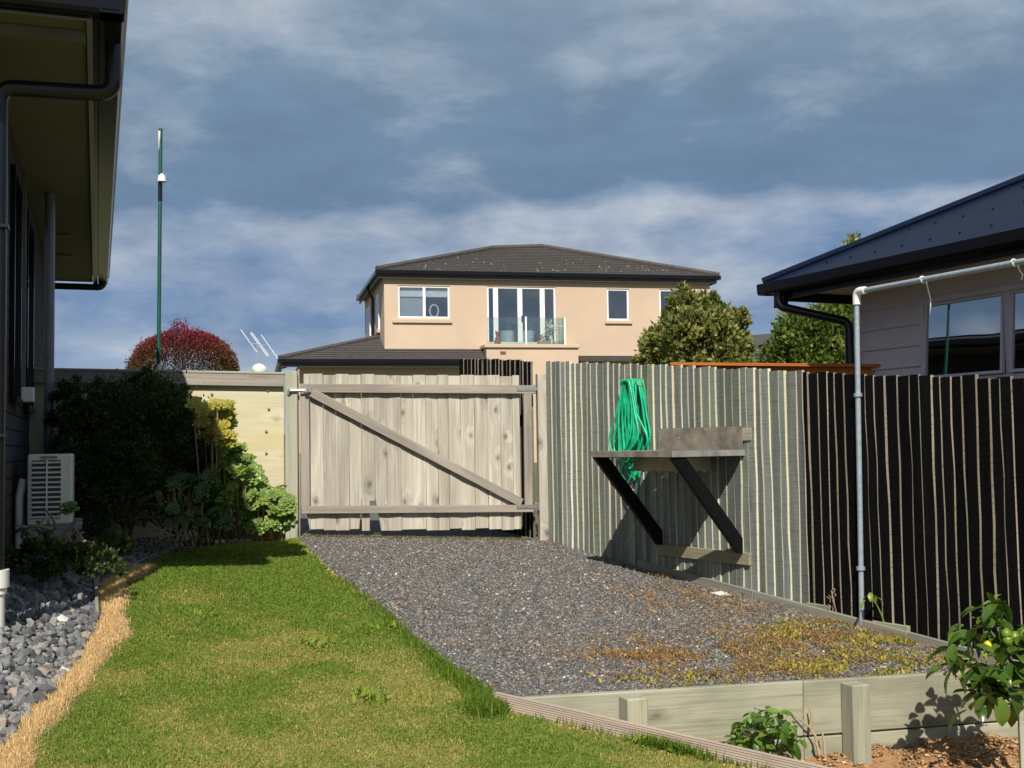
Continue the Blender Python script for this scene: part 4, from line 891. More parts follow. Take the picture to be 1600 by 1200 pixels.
xa_, za_ = bp(903.5, 562, .9); tiled('lower_roof_slope', (bxb + .01, -.9, za_ - .05), (BL, -.9, za_ - .05), (BL, -.003, za_ + .2), (bxb + .01, -.003, za_ + .2), 4, bh, M_TILE)

# tv aerial and dish, seen over the plywood fence
ap_ = at(403, 640, 30.0); ta = thing('tv_aerial', 'spindly grey tv aerial on a mast standing above the plywood fence', 'aerial', (ap_.x, ap_.y, .6))
zt4 = at(403, 538, 30).z - .6; smooth_angle(MB().tube([(0, 0, 0), (0, 0, zt4)], .02, 6).build('mast', M_GALV, ta))
def V_(u, v): p = at(u, v, 30.0); return (p.x - ap_.x, p.y - ap_.y, p.z - .6)
for k, (a, b_) in enumerate((((376, 515), (403, 552)), ((391, 520), (418, 557)), ((393, 519), (420, 556)), ((408, 523), (434, 560)))):
    MB().tube([V_(*a), V_(*b_)], .009, 6).build('element', M_ALU, ta)
MB().tube([V_(390, 536), V_(416, 540)], .012, 6).build('boom', M_GALV, ta)
dsP = at(404, 582, 29.0); ds = MB(); ring = []
for i_ in range(7):
    r_ = .19 * i_ / 6 + .001; ring.append((-.12 * (i_ / 6) ** 2, r_))
ds.tube([(0, -a, 0) for a, r_ in ring], [r_ for a, r_ in ring], 18, cap=False).tube([(0, .0, 0), (0, .1, -.1), (0, .1, -1.3)], .02, 6)
o = tag(ds.build('satellite_dish', M_WHITE, loc=dsP, smooth=True), 'white round satellite dish just showing above the plywood fence under the aerial', 'dish'); o.rotation_euler = (.5, 0, 0)

# green pole with a lamp
gpP = at(247.5, 575, 12.6); gt = at(251, 201, 12.6); zb0 = 1.0
pole = thing('flag_pole', 'tall thin dark green pole with a small white fitting and flaking top', 'pole', (gpP.x, gpP.y, zb0))
dx_ = gt.x - gpP.x; smooth_angle(MB().tube([(0, 0, 0), (dx_ * .1, 0, gpP.z - zb0), (dx_, 0, gt.z - zb0)], .021, 12).build('shaft', M_GREENP, pole))
zf = at(251, 218, 12.6).z - zb0; smooth_angle(MB().tube([(dx_ - .008, -.004, zf - .12), (dx_ - .008, -.004, gt.z - zb0 - .03)], [.014, .0205], 10).build('paint_flake', plain('chalky_white', (.62, .62, .52)), pole))
zc = at(254, 279, 12.6); lp = MB().tube([(0, 0, -.03), (0, 0, .03)], [.047, .040], 16).tube([(0, 0, -.04), (0, 0, -.03)], .051, 16).tube([(0, 0, .03), (0, 0, .05)], [.02, .014], 8)
smooth_angle(lp.build('lamp_fitting', M_WHITE, pole, loc=(zc.x - gpP.x, zc.y - gpP.y - .02, zc.z - zb0)))
zs3 = at(251, 300, 12.6).z - zb0; smooth_angle(MB().tube([(dx_ * .8, -.0, zs3 - .1), (dx_ * .8, 0, zs3 + .1)], .024, 12).build('sleeve', M_DARKSPOUT, pole))
zz_ = gpP.z - zb0; smooth_angle(MB().tube([(dx_ * .1, 0, zz_ - .02), (dx_ * .1, 0, zz_ + .04)], .024, 12).build('base_band', M_WHITE, pole))

# ------------------------------------------------------------------ shrubs and trees
def crown(cx, cy, cz, rx, ry, rz, nl, per, leaf, cols, lumps=.25, lowcut=-.6, seed=1, jit=.5):
    """leaf rows: clumps spread over (and some inside) a lumpy ellipsoid"""
    r_ = np.random.default_rng(seed); d = unit(r_.normal(size=(nl, 3))); d[:, 2] = np.where(d[:, 2] < lowcut, -d[:, 2], d[:, 2])
    rad = (1 - lumps + lumps * 2 * r_.random(nl)) * np.where(r_.random(nl) < .25, r_.uniform(.45, .8, nl), 1)
    cc = d * rad[:, None] * [rx, ry, rz] + [cx, cy, cz]
    tone = r_.random(nl)
    s = (rx + rz) / 2 * .16 * (1 + r_.random((nl, 1, 1)))
    P = cc[:, None, :] + r_.normal(size=(nl, per, 3)) * s * jit * .8
    D = d[:, None, :] * .8 + r_.normal(size=(nl, per, 3)) * .7 + [0, 0, .35]
    cols = np.array(cols); t_ = np.clip(tone[:, None] * .6 + r_.random((nl, per)) * .4, 0, .999) * (len(cols) - 1)
    i0 = t_.astype(int); f_ = (t_ - i0)[..., None]; col = cols[i0] * (1 - f_) + cols[np.minimum(i0 + 1, len(cols) - 1)] * f_
    return P.reshape(-1, 3), D.reshape(-1, 3), col.reshape(-1, 3), cc
def tree(name, lab, cat, base, parts, leafL, leafW, mat, trunk_r=.09, group=None, seed=1, limbs=9):
    """parts: list of crown() results relative to the base"""
    r_ = thing(name, lab, cat, base, 0, group)
    P = np.concatenate([p[0] for p in parts]); D = np.concatenate([p[1] for p in parts]); c_ = np.concatenate([p[2] for p in parts]); n = len(P)
    q = np.random.default_rng(seed)
    leaves('crown', P, D, leafL * q.uniform(.6, 1.25, n), leafW * q.uniform(.7, 1.2, n), c_, mat, r_)
    tips = parts[0][3]; top = tips.mean(0); mb = MB()
    if trunk_r:
        mb.tube([(0, 0, -.1), (.03, .02, top[2] * .35), (top[0] * .6, top[1] * .6, top[2] * .75), tuple(top)], [trunk_r, trunk_r * .8, trunk_r * .55, trunk_r * .3], 8)
        for k in range(limbs):
            t_ = tips[q.integers(len(tips))] * [.9, .9, .97]; s0 = Vector((top[0] * .4, top[1] * .4, top[2] * q.uniform(.3, .7))); mb.tube([s0, s0.lerp(Vector(t_), .5) + Vector((0, 0, .05)), t_], [trunk_r * .4, trunk_r * .25, trunk_r * .08], 5)
        mb.build('trunk', M_BARK, r_, smooth=True)
    return r_
OLIVE = [(.05, .06, .016), (.13, .15, .038), (.25, .25, .075), (.42, .39, .17)]
GREEN2 = [(.035, .06, .013), (.08, .12, .022), (.15, .20, .04), (.28, .29, .085)]
def treeat(uc, vc, y, wpx, hpx, name, lab, cat, cols, nl, per, seed, leafL, leafW, zb=None, extra=(), mat=LEAF, group=None, tr=.08, lumps=.2):
    c_ = at(uc, vc, y); zb = terrain(np.array(c_.x), np.array(y)).item() if zb is None else zb; s = y / F
    parts = [crown(0, 0, c_.z - zb, wpx / 2 * s, wpx / 2 * s * .9, hpx / 2 * s, nl, per, 0, cols, seed=seed, lumps=lumps)]
    for k, (du, dv, wp, hp2, nn, yy) in enumerate(extra):
        e_ = at(uc + du, vc + dv, y + yy); parts.append(crown(e_.x - c_.x, yy, e_.z - zb, wp / 2 * s, wp / 2 * s, hp2 / 2 * s, nn, per, 0, cols, seed=seed * 7 + k, lumps=lumps))
    return tree(name, lab, cat, (c_.x, c_.y, zb), parts, leafL, leafW, mat, tr, group, seed)
treeat(1088, 550, 15.5, 140, 120, 'evergreen_tree', 'broad olive green evergreen rising above the grey palings, in front of the beige house', 'tree', OLIVE, 170, 45, 3, .085, .022,
       extra=[(-14, -55, 62, 66, 50, 0), (50, -30, 58, 70, 46, .2), (-62, 4, 48, 60, 34, 0), (58, 16, 56, 70, 40, 0), (-20, -12, 80, 84, 60, -.4), (-22, -84, 22, 30, 12, 0), (16, -66, 36, 44, 20, 0), (68, -44, 24, 34, 14, 0), (-88, 28, 30, 26, 12, 0)], group='evergreens behind the fence')
treeat(1275, 560, 14.5, 140, 125, 'evergreen_tree', 'mid green bushy evergreen tucked behind the gutter of the weatherboard house', 'tree', GREEN2, 150, 45, 5, .08, .022,
       extra=[(-30, 0, 90, 100, 60, 0), (45, -25, 100, 120, 80, .2), (75, -30, 70, 110, 50, .4)], group='evergreens behind the fence')
treeat(1330, 440, 17.5, 36, 130, 'tall_shrub', 'tip of a tall pale shrub poking up behind the dark steel roof', 'shrub', OLIVE, 24, 40, 6, .09, .022, tr=.04)
# clipped red bush
RED = [(.085, .055, .018), (.13, .06, .026), (.16, .034, .03), (.20, .02, .04)]
c_ = at(287, 597, 19.0); zb = .9; s = 19.0 / F
r1 = np.random.default_rng(4); n = 22000
d = unit(r1.normal(size=(n, 3))); d[:, 2] = np.abs(d[:, 2]) ** .8; d[:, 1] = d[:, 1]
rad = r1.uniform(.80, 1.02, n) + .05 * vnoise(d[:, 0] * 3, d[:, 2] * 3, .5, 3)
Pp_ = d * rad[:, None] * [82 * s, .85, 78 * s]; keep = np.ones(n, bool)
slit = (np.abs(Pp_[:, 0] + .02 - .05 * Pp_[:, 2]) < .035) & (Pp_[:, 1] < 0); Pp_[slit, 1] += .3
spr = r1.random(n) < .03; Pp_[spr] += d[spr] * r1.uniform(.02, .14, (spr.sum(), 1)) * [.6, .6, 1.3]
tuft = (np.abs(Pp_[:, 0] + .07) < .07) & (d[:, 2] > .9); Pp_[tuft, 2] += r1.uniform(0, .2, tuft.sum())
hgt = np.clip((Pp_[:, 2] / (78 * s) - .25) * 1.5 + r1.normal(size=n) * .25, 0, .999) * 3; i0 = hgt.astype(int); f_ = (hgt - i0)[:, None]; RA_ = np.array(RED)
rb = thing('red_bush', 'domed crimson tipped bush with a dark cleft, behind the plywood fence', 'bush', (c_.x, c_.y, zb))
Pp_[:, 2] += c_.z - zb
leaves('crown', Pp_, d + r1.normal(size=(n, 3)) * .5 + [0, 0, .3], r1.uniform(.03, .06, n), r1.uniform(.006, .012, n), RA_[i0] * (1 - f_) + RA_[np.minimum(i0 + 1, 3)] * f_, LEAF, rb)
MB().tube([(0, 0, 0), (0, 0, c_.z - zb + .2)], [.08, .04], 8).build('trunk', M_BARK, rb)

# --- shaded shrubbery by the block house
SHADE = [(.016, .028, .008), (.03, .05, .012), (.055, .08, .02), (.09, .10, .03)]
def bedpt(u, v): return ong(u, v, .08)
b0_ = bedpt(215, 845); ds0 = b0_.y - .25
def shrub(uc, vc, y, wpx, hpx, ubase, vbase, name, lab, cols, nl, per, seed, L, Wd, extra=(), tr=.03, group=None, limbs=14, mat=LEAF):
    bp_ = at(ubase, vbase, y); c_ = at(uc, vc, y); s = y / F
    parts = [crown(c_.x - bp_.x, 0, c_.z - bp_.z, wpx / 2 * s, wpx / 2 * s * .7, hpx / 2 * s, nl, per, 0, cols, seed=seed)]
    for k, (u2, v2, w2, h2_, nn, yy) in enumerate(extra):
        e_ = at(u2, v2, y + yy); parts.append(crown(e_.x - bp_.x, e_.y - bp_.y, e_.z - bp_.z, w2 / 2 * s, w2 / 2 * s * .7, h2_ / 2 * s, nn, per, 0, cols, seed=seed * 5 + k))
    return tree(name, lab, 'shrub', bp_, parts, L, Wd, mat, tr, group, seed, limbs)
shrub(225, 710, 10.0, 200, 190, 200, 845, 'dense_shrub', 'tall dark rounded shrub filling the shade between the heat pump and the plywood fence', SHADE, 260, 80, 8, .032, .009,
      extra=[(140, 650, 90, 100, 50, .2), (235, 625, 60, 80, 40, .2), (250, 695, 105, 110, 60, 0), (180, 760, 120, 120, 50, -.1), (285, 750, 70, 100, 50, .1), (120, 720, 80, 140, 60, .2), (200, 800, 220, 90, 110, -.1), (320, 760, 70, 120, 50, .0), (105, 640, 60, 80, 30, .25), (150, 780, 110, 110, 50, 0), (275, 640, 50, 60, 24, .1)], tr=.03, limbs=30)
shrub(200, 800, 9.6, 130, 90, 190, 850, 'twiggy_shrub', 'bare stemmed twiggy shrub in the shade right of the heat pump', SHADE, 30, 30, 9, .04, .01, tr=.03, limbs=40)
# succulents: rosettes on bare stems
def rosette_mesh(seed, r, mat):
    q = random.Random(seed); mb = MB(); n = 26
    for k in range(n):
        a = k * 2.39996; s = (k + 2) / (n + 2); el = 1.35 - 1.15 * s; L = r * (.35 + .65 * s); wd_ = L * .28
        d = Vector((math.cos(a) * math.cos(el), math.sin(a) * math.cos(el), math.sin(el))); sd = Vector((-math.sin(a), math.cos(a), 0)); u_ = d.cross(sd) * -1
        p = Vector((0, 0, .0)) + d * .0
        pts = [p, p + d * L * .6 + sd * wd_ * .75 + u_ * .004, p + d * L * .88 + sd * wd_ * .9 - u_ * -.006, p + d * L + u_ * .006, p + d * L * .88 - sd * wd_ * .9 + u_ * .006, p + d * L * .6 - sd * wd_ * .75 + u_ * .004, p + d * L * .55 - u_ * .01]
        mb.add(pts, [(0, 1, 6), (1, 2, 6), (2, 3, 6), (3, 4, 6), (4, 5, 6), (5, 0, 6)])
    return mb.mesh('rosette', mat)
AEO = leafsolid('aeonium_green', (.08, .155, .02), (.215, .29, .055), .42, .22); AED = leafsolid('aeonium_shaded', (.03, .065, .014), (.075, .13, .025), .45, .15)  # AED is a darker copy of the green, with shade put into the colour
AEY = leafsolid('aeonium_yellow', (.24, .25, .035), (.42, .35, .06), .45, .25)
M_STEM = plain('succulent_stem', (.24, .18, .12), .9, var=.3, scale=20)
def succulent(lab, pts, base, y0, mats, r, seed, group='rosette succulents by the plywood fence'):
    bp_ = at(base[0], base[1], y0); root = thing('rosette_succulent', lab, 'plant', bp_, 0, group)
    ms_ = [rosette_mesh(seed + k, r * (.85 + .12 * k), mats) for k in range(3)]; q = random.Random(seed); st = MB()
    for (u_, v_, dy) in pts:
        P = at(u_, v_, y0 + dy); l = P - bp_; o = link('rosette', ms_[q.randrange(3)], root, M=Matrix.Translation(l) @ Matrix.Rotation(q.uniform(.25, 1.2), 4, 'X') @ Matrix.Rotation(q.uniform(-.5, .5), 4, 'Y') @ Matrix.Rotation(q.uniform(0, 6), 4, 'Z') @ Matrix.Scale(q.uniform(.75, 1.2), 4))
        if q.random() < .45: st.tube([(l.x * .6 + q.uniform(-.05, .05), l.y * .4, -.03), (l.x * .75, l.y * .7, l.z * .4), (l.x * .9, l.y, l.z * .8), l - Vector((0, 0, .01))], [.008, .007, .006, .005], 5)
    st.build('stem', M_STEM, root, smooth=True); return root
q = random.Random(77)
def scatter(n, u0, v0, u1, v1, y0, y1, f=None):
    out = []
    while len(out) < n:
        u_, v_ = q.uniform(u0, u1), q.uniform(v0, v1)
        if f and not f(u_, v_): continue
        out.append((u_, v_, q.uniform(y0, y1)))
    return out
yS = 10.0
succulent('yellow tinged rosette succulent catching the sun above the dark shrub', scatter(70, 300, 632, 360, 705, -.45, .1, lambda u, v: u > 304 + (v - 640) * .62), (330, 835), yS, AEY, .09, 40)
succulent('tall green rosette succulent in the sun, against the plywood sheet', scatter(115, 335, 695, 425, 795, -.35, .2, lambda u, v: u - 340 > (v - 790) * .15 - 5 and u < 372 + (v - 695) * .62), (375, 836), yS, AEO, .09, 50)
succulent('low green rosette succulent sprawling up to the left gate post', scatter(75, 378, 765, 455, 826, -.35, .05, lambda u, v: v > 770 + abs(u - 430) * .3), (405, 838), yS, AEO, .088, 60)
succulent('green rosette succulent in deep shade beside the lawn', scatter(46, 262, 745, 352, 832, -.5, -.1), (310, 845), yS, AED, .085, 70)
# dead twigs under the succulents
tw = thing('dead_twigs', 'tangle of dry brown twigs under the sunlit succulents', 'twigs', at(382, 838, 10.1)); mb = MB(); q2 = random.Random(31)
for k in range(60):
    a = Vector((q2.uniform(-.12, .12), q2.uniform(-.05, .05), q2.uniform(.0, .2))); b_ = a + Vector((q2.uniform(-.12, .08), q2.uniform(-.08, .05), q2.uniform(.08, .3))); mb.tube([a, a.lerp(b_, .5) + Vector((q2.uniform(-.03, .03), 0, .02)), b_], [.004, .003, .0015], 4)
mb.build('twig', M_TWIG, tw)
# woody stems and ground cover in front of the heat pump
wv = at(85, 862, 8.0); ws = thing('woody_succulent', 'leafless twisted woody stems in front of the heat pump', 'plant', wv); mb = MB()
for k in range(26):
    a0 = q2.uniform(0, 6.28); r_ = q2.uniform(.06, .2); pth = [Vector((q2.uniform(-.12, .12), q2.uniform(-.06, .06), 0))]
    for s in range(5): pth.append(pth[-1] + Vector((math.cos(a0 + s * q2.uniform(-.9, .9)) * r_ * .45, math.sin(a0) * r_ * .3, q2.uniform(-.03, .08))))
    mb.tube(pth, [.013, .012, .011, .01, .009, .006], 6)
mb.build('stem', M_STEM, ws, smooth=True)
o = rosette_mesh(5, .07, AEO)
for u_, v_ in ((108, 792), (112, 800), (105, 802), (98, 845), (60, 850)): link('rosette', o, ws, M=Matrix.Translation(at(u_, v_, 7.9) - wv) @ Matrix.Rotation(.4, 4, 'X'))
for k, (u_, v_, w_, y_, lab) in enumerate(((60, 885, 110, 7.7, 'low dark ground cover plant at the foot of the block wall'), (125, 890, 110, 7.75, 'low dark ground cover plant at the edge of the loose stones'), (165, 868, 60, 8.6, 'small leafy weed in the shaded stones left of the lawn'))):
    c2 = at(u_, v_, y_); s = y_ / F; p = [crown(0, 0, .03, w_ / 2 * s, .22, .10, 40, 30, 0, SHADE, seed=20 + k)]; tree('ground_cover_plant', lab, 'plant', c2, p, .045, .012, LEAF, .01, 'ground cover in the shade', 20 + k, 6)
# grey leafed plant
ga = at(285, 835, 9.7); gy_ = thing('grey_leaved_plant', 'plant with long grey green strap leaves in the shade beside the lawn', 'plant', ga)
GREYL = leafsolid('grey_leaf', (.13, .17, .13), (.20, .25, .19), .6, .15)
def big_leaf(L, wd, mat, bend=.5, nseg=5, fold=.35):
    mb = MB(); prev = None; ang = 0; p = Vector((0, 0, 0)); vs_ = []; fs_ = []
    for i_ in range(nseg + 1):
        s = i_ / nseg; w_ = wd * (math.sin(math.pi * min(1, s * .94 + .06)) ** .8) * (1.0 if s < 1 else .02)
        a_ = -bend * s; d = Vector((math.cos(a_), 0, math.sin(a_)));
        if i_: p = p + d * (L / nseg)
        vs_ += [p + Vector((0, w_, w_ * fold)), p, p + Vector((0, -w_, w_ * fold))]
        if i_: b_ = (i_ - 1) * 3; fs_ += [(b_, b_ + 1, b_ + 4, b_ + 3), (b_ + 1, b_ + 2, b_ + 5, b_ + 4)]
    mb.add(vs_, fs_); me = mb.mesh('leaf', mat, True); return me
gl2 = big_leaf(.26, .032, GREYL, .9)
for k in range(20): link('leaf', gl2, gy_, M=Matrix.Translation((q2.uniform(-.18, .12), q2.uniform(-.1, .05), q2.uniform(.05, .38))) @ Matrix.Rotation(q2.uniform(0, 6.28), 4, 'Z') @ Matrix.Rotation(-q2.uniform(.1, 1.1), 4, 'Y'))
mb = MB()
for k in range(7): mb.tube([(q2.uniform(-.05, .05), 0, -.05), (q2.uniform(-.1, .1), 0, .2), (q2.uniform(-.18, .12), -.03, .4)], [.012, .01, .006], 6)
mb.build('stem', M_STEM, gy_)

# --- lemon tree, small bush, weeds in the garden
LEM = leafsolid('citrus_leaf', (.035, .085, .014), (.115, .19, .028), .28, .28); BUSH = leafsolid('bush_leaf', (.06, .13, .02), (.16, .26, .045), .38, .28)
LY = leafsolid('young_leaf', (.22, .28, .04), (.32, .36, .06), .4, .35)
YL = 6.08
def lp_(u, v, dy=0): return at(u, v, YL + dy)
lb = lp_(1612, 1205); lt_ = thing('lemon_tree', 'young lemon tree with glossy leaves and one yellow lemon, by the black fence', 'tree', lb)
br = [[(1612, 1205), (1606, 1110), (1590, 1050), (1565, 1010), (1540, 975)], [(1590, 1050), (1560, 1055), (1530, 1050), (1500, 1030), (1482, 1018)], [(1565, 1010), (1552, 970), (1545, 945), (1548, 938)], [(1606, 1110), (1580, 1090), (1550, 1070), (1520, 1065)], [(1590, 1050), (1600, 1010), (1600, 985)], [(1540, 975), (1520, 985), (1500, 995)], [(1560, 1055), (1548, 1080), (1540, 1100)]]
mb = MB()
for k, b_ in enumerate(br): mb.tube([lp_(*p) - lb for p in b_], [(.012 if k == 0 else .006) * (1 - .6 * i_ / len(b_)) for i_ in range(len(b_))], 6)
mb.build('branch', plain('green_stem', (.10, .10, .04), .7), lt_, smooth=True)
lm3 = [big_leaf(L, w_, LEM, b_) for L, w_, b_ in ((.12, .031, .5), (.14, .037, .8), (.10, .028, .3))]; ym = big_leaf(.07, .018, LY, .4)
q3 = random.Random(12)
def put_leaf(root, base, me, P, az, pitch, sc, roll=0): return link('leaf', me, root, M=Matrix.Translation(P - base) @ Matrix.Rotation(az, 4, 'Z') @ Matrix.Rotation(pitch, 4, 'Y') @ Matrix.Rotation(roll, 4, 'X') @ Matrix.Scale(sc, 4))
for b_ in br:
    for k in range(40 if len(b_) > 4 else 26):
        s = q3.uniform(.25, 1.0) * (len(b_) - 1); i_ = min(int(s), len(b_) - 2); f_ = s - i_
        u_ = b_[i_][0] * (1 - f_) + b_[i_ + 1][0] * f_ + q3.gauss(0, 9); v_ = b_[i_][1] * (1 - f_) + b_[i_ + 1][1] * f_ + q3.gauss(0, 9)
        put_leaf(lt_, lb, q3.choice(lm3), lp_(u_, v_, q3.gauss(0, .09)), q3.uniform(0, 6.28), q3.uniform(-.5, 1.2), q3.uniform(.7, 1.1), q3.uniform(-.5, .5))
for u_, v_, az, pi_ in ((1545, 1085, 3.6, .35), (1560, 1090, -1.2, 1.2), (1575, 1075, -.7, .9), (1510, 1110, 3.3, .3), (1480, 1015, 3.0, .2), (1490, 1045, 3.2, .8)): put_leaf(lt_, lb, lm3[1], lp_(u_, v_, -.1), az, pi_, 1.15, .4)
for u_, v_ in ((1548, 940), (1535, 948), (1545, 955), (1560, 965), (1495, 1062), (1540, 1030)): put_leaf(lt_, lb, ym, lp_(u_, v_), q3.uniform(0, 6.28), q3.uniform(-.9, .3), 1)
LEMON = plain('lemon_rind', (.68, .50, .03), .4, 0, .06, 20, .2, 120); LIME = plain('green_lemon_rind', (.13, .20, .02), .35, 0, .1, 20, .2, 120)
def fruit(u, v, r, m_, name='lemon'):
    P = lp_(u, v, -.08) - lb; smooth_angle(MB().tube([P + Vector((0, 0, z_ * r)) for z_ in (-1.35, -1.2, -.95, -.5, 0, .5, .9, 1.1)], [r * k for k in (.08, .22, .5, .86, 1, .85, .45, .12)], 14).build(name, m_, lt_), 80)
fruit(1543, 1008, .021, LEMON)
for u_, v_ in ((1585, 995), (1600, 992), (1572, 990), (1586, 1107), (1574, 1000)): fruit(u_, v_, .027, LIME, 'green_lemon')
sp = lp_(1598, 1205, -.05); stk = thing('garden_stake', 'square timber stake beside the lemon tree at the right edge', 'stake', sp); board('stake', (0, 0, -.2), (0, 0, .38), .025, .025, W_POST, stk)
YB_ = 6.2; bb = at(1205, 1188, YB_); bs = thing('leafy_bush', 'small bright green leafy bush growing against the retaining wall beside the lawn edging', 'bush', bb)
bm3 = [big_leaf(L, w_, BUSH, b_, 4) for L, w_, b_ in ((.065, .017, .7), (.08, .02, 1.0), (.05, .015, .4))]; mb = MB()
for k in range(270):
    a = q3.uniform(0, 6.28); r_ = math.sqrt(q3.random()); u_ = 1197 + math.cos(a) * r_ * 52; v_ = 1152 + math.sin(a) * r_ * 44
    if v_ < 1125 and u_ < 1160: continue
    put_leaf(bs, bb, q3.choice(bm3), at(u_, v_, YB_ + q3.gauss(0, .1)), q3.uniform(0, 6.28), q3.uniform(-.6, 1.2), q3.uniform(.8, 1.25), q3.uniform(-.6, .6))
for k in range(16):
    P = at(q3.uniform(1150, 1245), q3.uniform(1110, 1180), YB_ + q3.gauss(0, .07)) - bb; mb.tube([(q3.uniform(-.03, .03), 0, -.1), P * .5 + Vector((0, 0, .03)), P], [.006, .005, .002], 5)
mb.build('stem', M_STEM, bs)
# dry stalks
tb_ = at(1280, 1178, 6.45); o = thing('dry_stalk', 'bare pale dead stalk standing in the bark mulch in front of the sleeper wall', 'plant', tb_); mb = MB()
for pth in (((1280, 1180), (1274, 1150), (1264, 1135), (1245, 1120), (1234, 1110)), ((1266, 1137), (1268, 1120), (1265, 1105)), ((1290, 1190), (1288, 1160), (1284, 1142)), ((1274, 1160), (1278, 1168), (1286, 1182))): mb.tube([at(u_, v_, 6.45) - tb_ for u_, v_ in pth], [.009, .007, .005, .004, .003][:len(pth)], 6)
mb.build('stalk', plain('bleached_stalk', (.42, .32, .19), .9, var=.2), o)
fb = FP(ft(fpt(1385, 985)), .12); o = thing('fence_weed', 'thin weed with a few pale leaves leaning up the black fence by the steel pipe', 'plant', fb); mb = MB()
yf_ = fb.y; pth = [(1385, 985), (1378, 962), (1370, 945), (1362, 934), (1356, 930)]; mb.tube([at(u_, v_, yf_) - fb for u_, v_ in pth], [.006, .005, .004, .003, .002], 5); mb.build('stem', plain('weed_stem', (.16, .20, .05)), o)
wl = big_leaf(.08, .02, LY, 1.1, 4)
for u_, v_, a_ in ((1362, 934, 0), (1356, 930, 2.5), (1366, 930, 1.2), (1372, 934, -.4), (1352, 938, 3.4), (1360, 926, 4.4)): put_leaf(o, fb, wl, at(u_, v_, yf_), a_, .4, .9)
fb = FP(ft(fpt(1310, 970)), .1); o = thing('dry_seed_stalk', 'slender brown seed stalk against the black fence left of the steel pipe', 'plant', fb); mb = MB()
yf_ = fb.y; pth = [(1310, 968), (1305, 950), (1301, 935), (1299, 922)]; mb.tube([at(u_, v_, yf_) - fb for u_, v_ in pth], .004, 5)
for k in range(12): p = at(1300 + q3.uniform(-4, 5), 922 + k * 2.4, yf_) - fb; mb.tube([p, p + Vector((q3.uniform(-.03, .03), 0, .02))], .003, 4)
mb.build('stalk', M_TWIG, o)

# ------------------------------------------------------------------ loose stones
ico = np.array([(0, 1, 1.618), (0, -1, 1.618), (0, 1, -1.618), (0, -1, -1.618), (1, 1.618, 0), (-1, 1.618, 0), (1, -1.618, 0), (-1, -1.618, 0), (1.618, 0, 1), (-1.618, 0, 1), (1.618, 0, -1), (-1.618, 0, -1)]) / 1.902
icf = np.array([(0, 1, 8), (0, 8, 4), (0, 4, 5), (0, 5, 9), (0, 9, 1), (1, 6, 8), (8, 6, 10), (8, 10, 4), (4, 10, 2), (4, 2, 5), (5, 2, 11), (5, 11, 9), (9, 11, 7), (9, 7, 1), (1, 7, 6), (3, 6, 7), (3, 7, 11), (3, 11, 2), (3, 2, 10), (3, 10, 6)])
octv = np.array([(1, 0, 0), (-1, 0, 0), (0, 1, 0), (0, -1, 0), (0, 0, 1), (0, 0, -1.)]); octf = np.array([(0, 2, 4), (2, 1, 4), (1, 3, 4), (3, 0, 4), (2, 0, 5), (1, 2, 5), (3, 1, 5), (0, 3, 5)])
def chips(name, P, size, cols, base=octv, bf=octf, flat=.6, jit=.35, seed=2):
    q = np.random.default_rng(seed); n = len(P); k = len(base)
    R = q.normal(size=(n, 4)); R /= np.linalg.norm(R, axis=1, keepdims=True); w_, x_, y_, z_ = R.T
    rot = np.stack([1 - 2 * (y_ * y_ + z_ * z_), 2 * (x_ * y_ - z_ * w_), 2 * (x_ * z_ + y_ * w_), 2 * (x_ * y_ + z_ * w_), 1 - 2 * (x_ * x_ + z_ * z_), 2 * (y_ * z_ - x_ * w_), 2 * (x_ * z_ - y_ * w_), 2 * (y_ * z_ + x_ * w_), 1 - 2 * (x_ * x_ + y_ * y_)], 1).reshape(n, 3, 3)
    sc_ = q.uniform(.6, 1.0, (n, 1, 3)); V = base[None] * (1 + q.normal(size=(n, k, 1)) * jit * .6) * sc_; V = np.einsum('nij,nkj->nki', rot, V); V[..., 2] *= flat
    V = V * size[:, None, None] + P[:, None, :]
    Fc = (np.arange(n)[:, None, None] * k + bf[None]).reshape(-1, 3)
    o = npmesh(name, V.reshape(-1, 3), Fc, STONE, np.repeat(cols, k, 0)); o['kind'] = 'stuff'; return o
def polysample(poly, n, seed):
    q = np.random.default_rng(seed); a = np.array([(p.x, p.y) for p in poly]); lo_, hi_ = a.min(0), a.max(0); out = []; tot = 0
    while tot < n:
        s = q.uniform(lo_, hi_, (n * 2, 2)); s = s[inpoly(s[:, 0], s[:, 1], a)]; out.append(s); tot += len(s)
    return np.concatenate(out)[:n]
q = np.random.default_rng(6)
S2 = polysample(drive_poly, 96000, 8)
acc = q.random(len(S2)) < np.clip(8.3 / S2[:, 1], .5, 1) ** 1.5; S2 = S2[acc]; n = len(S2)
tone = q.choice(5, n, p=[.41, .31, .16, .11, .01]); base_c = np.array([(.112, .111, .108), (.20, .197, .19), (.068, .068, .069), (.25, .19, .13), (.58, .56, .52)])[tone] * q.uniform(.75, 1.25, (n, 1))
sz_ = q.gamma(5, .0019, n).clip(.0045, .026)
P3 = np.stack([S2[:, 0], S2[:, 1], G(S2[:, 0], S2[:, 1]) + .004 + sz_ * .2], 1)
o = chips('crushed_rock', P3, sz_, base_c); o['label'] = 'grey crushed rock chips covering the drive in front of the gate'; o['category'] = 'gravel'
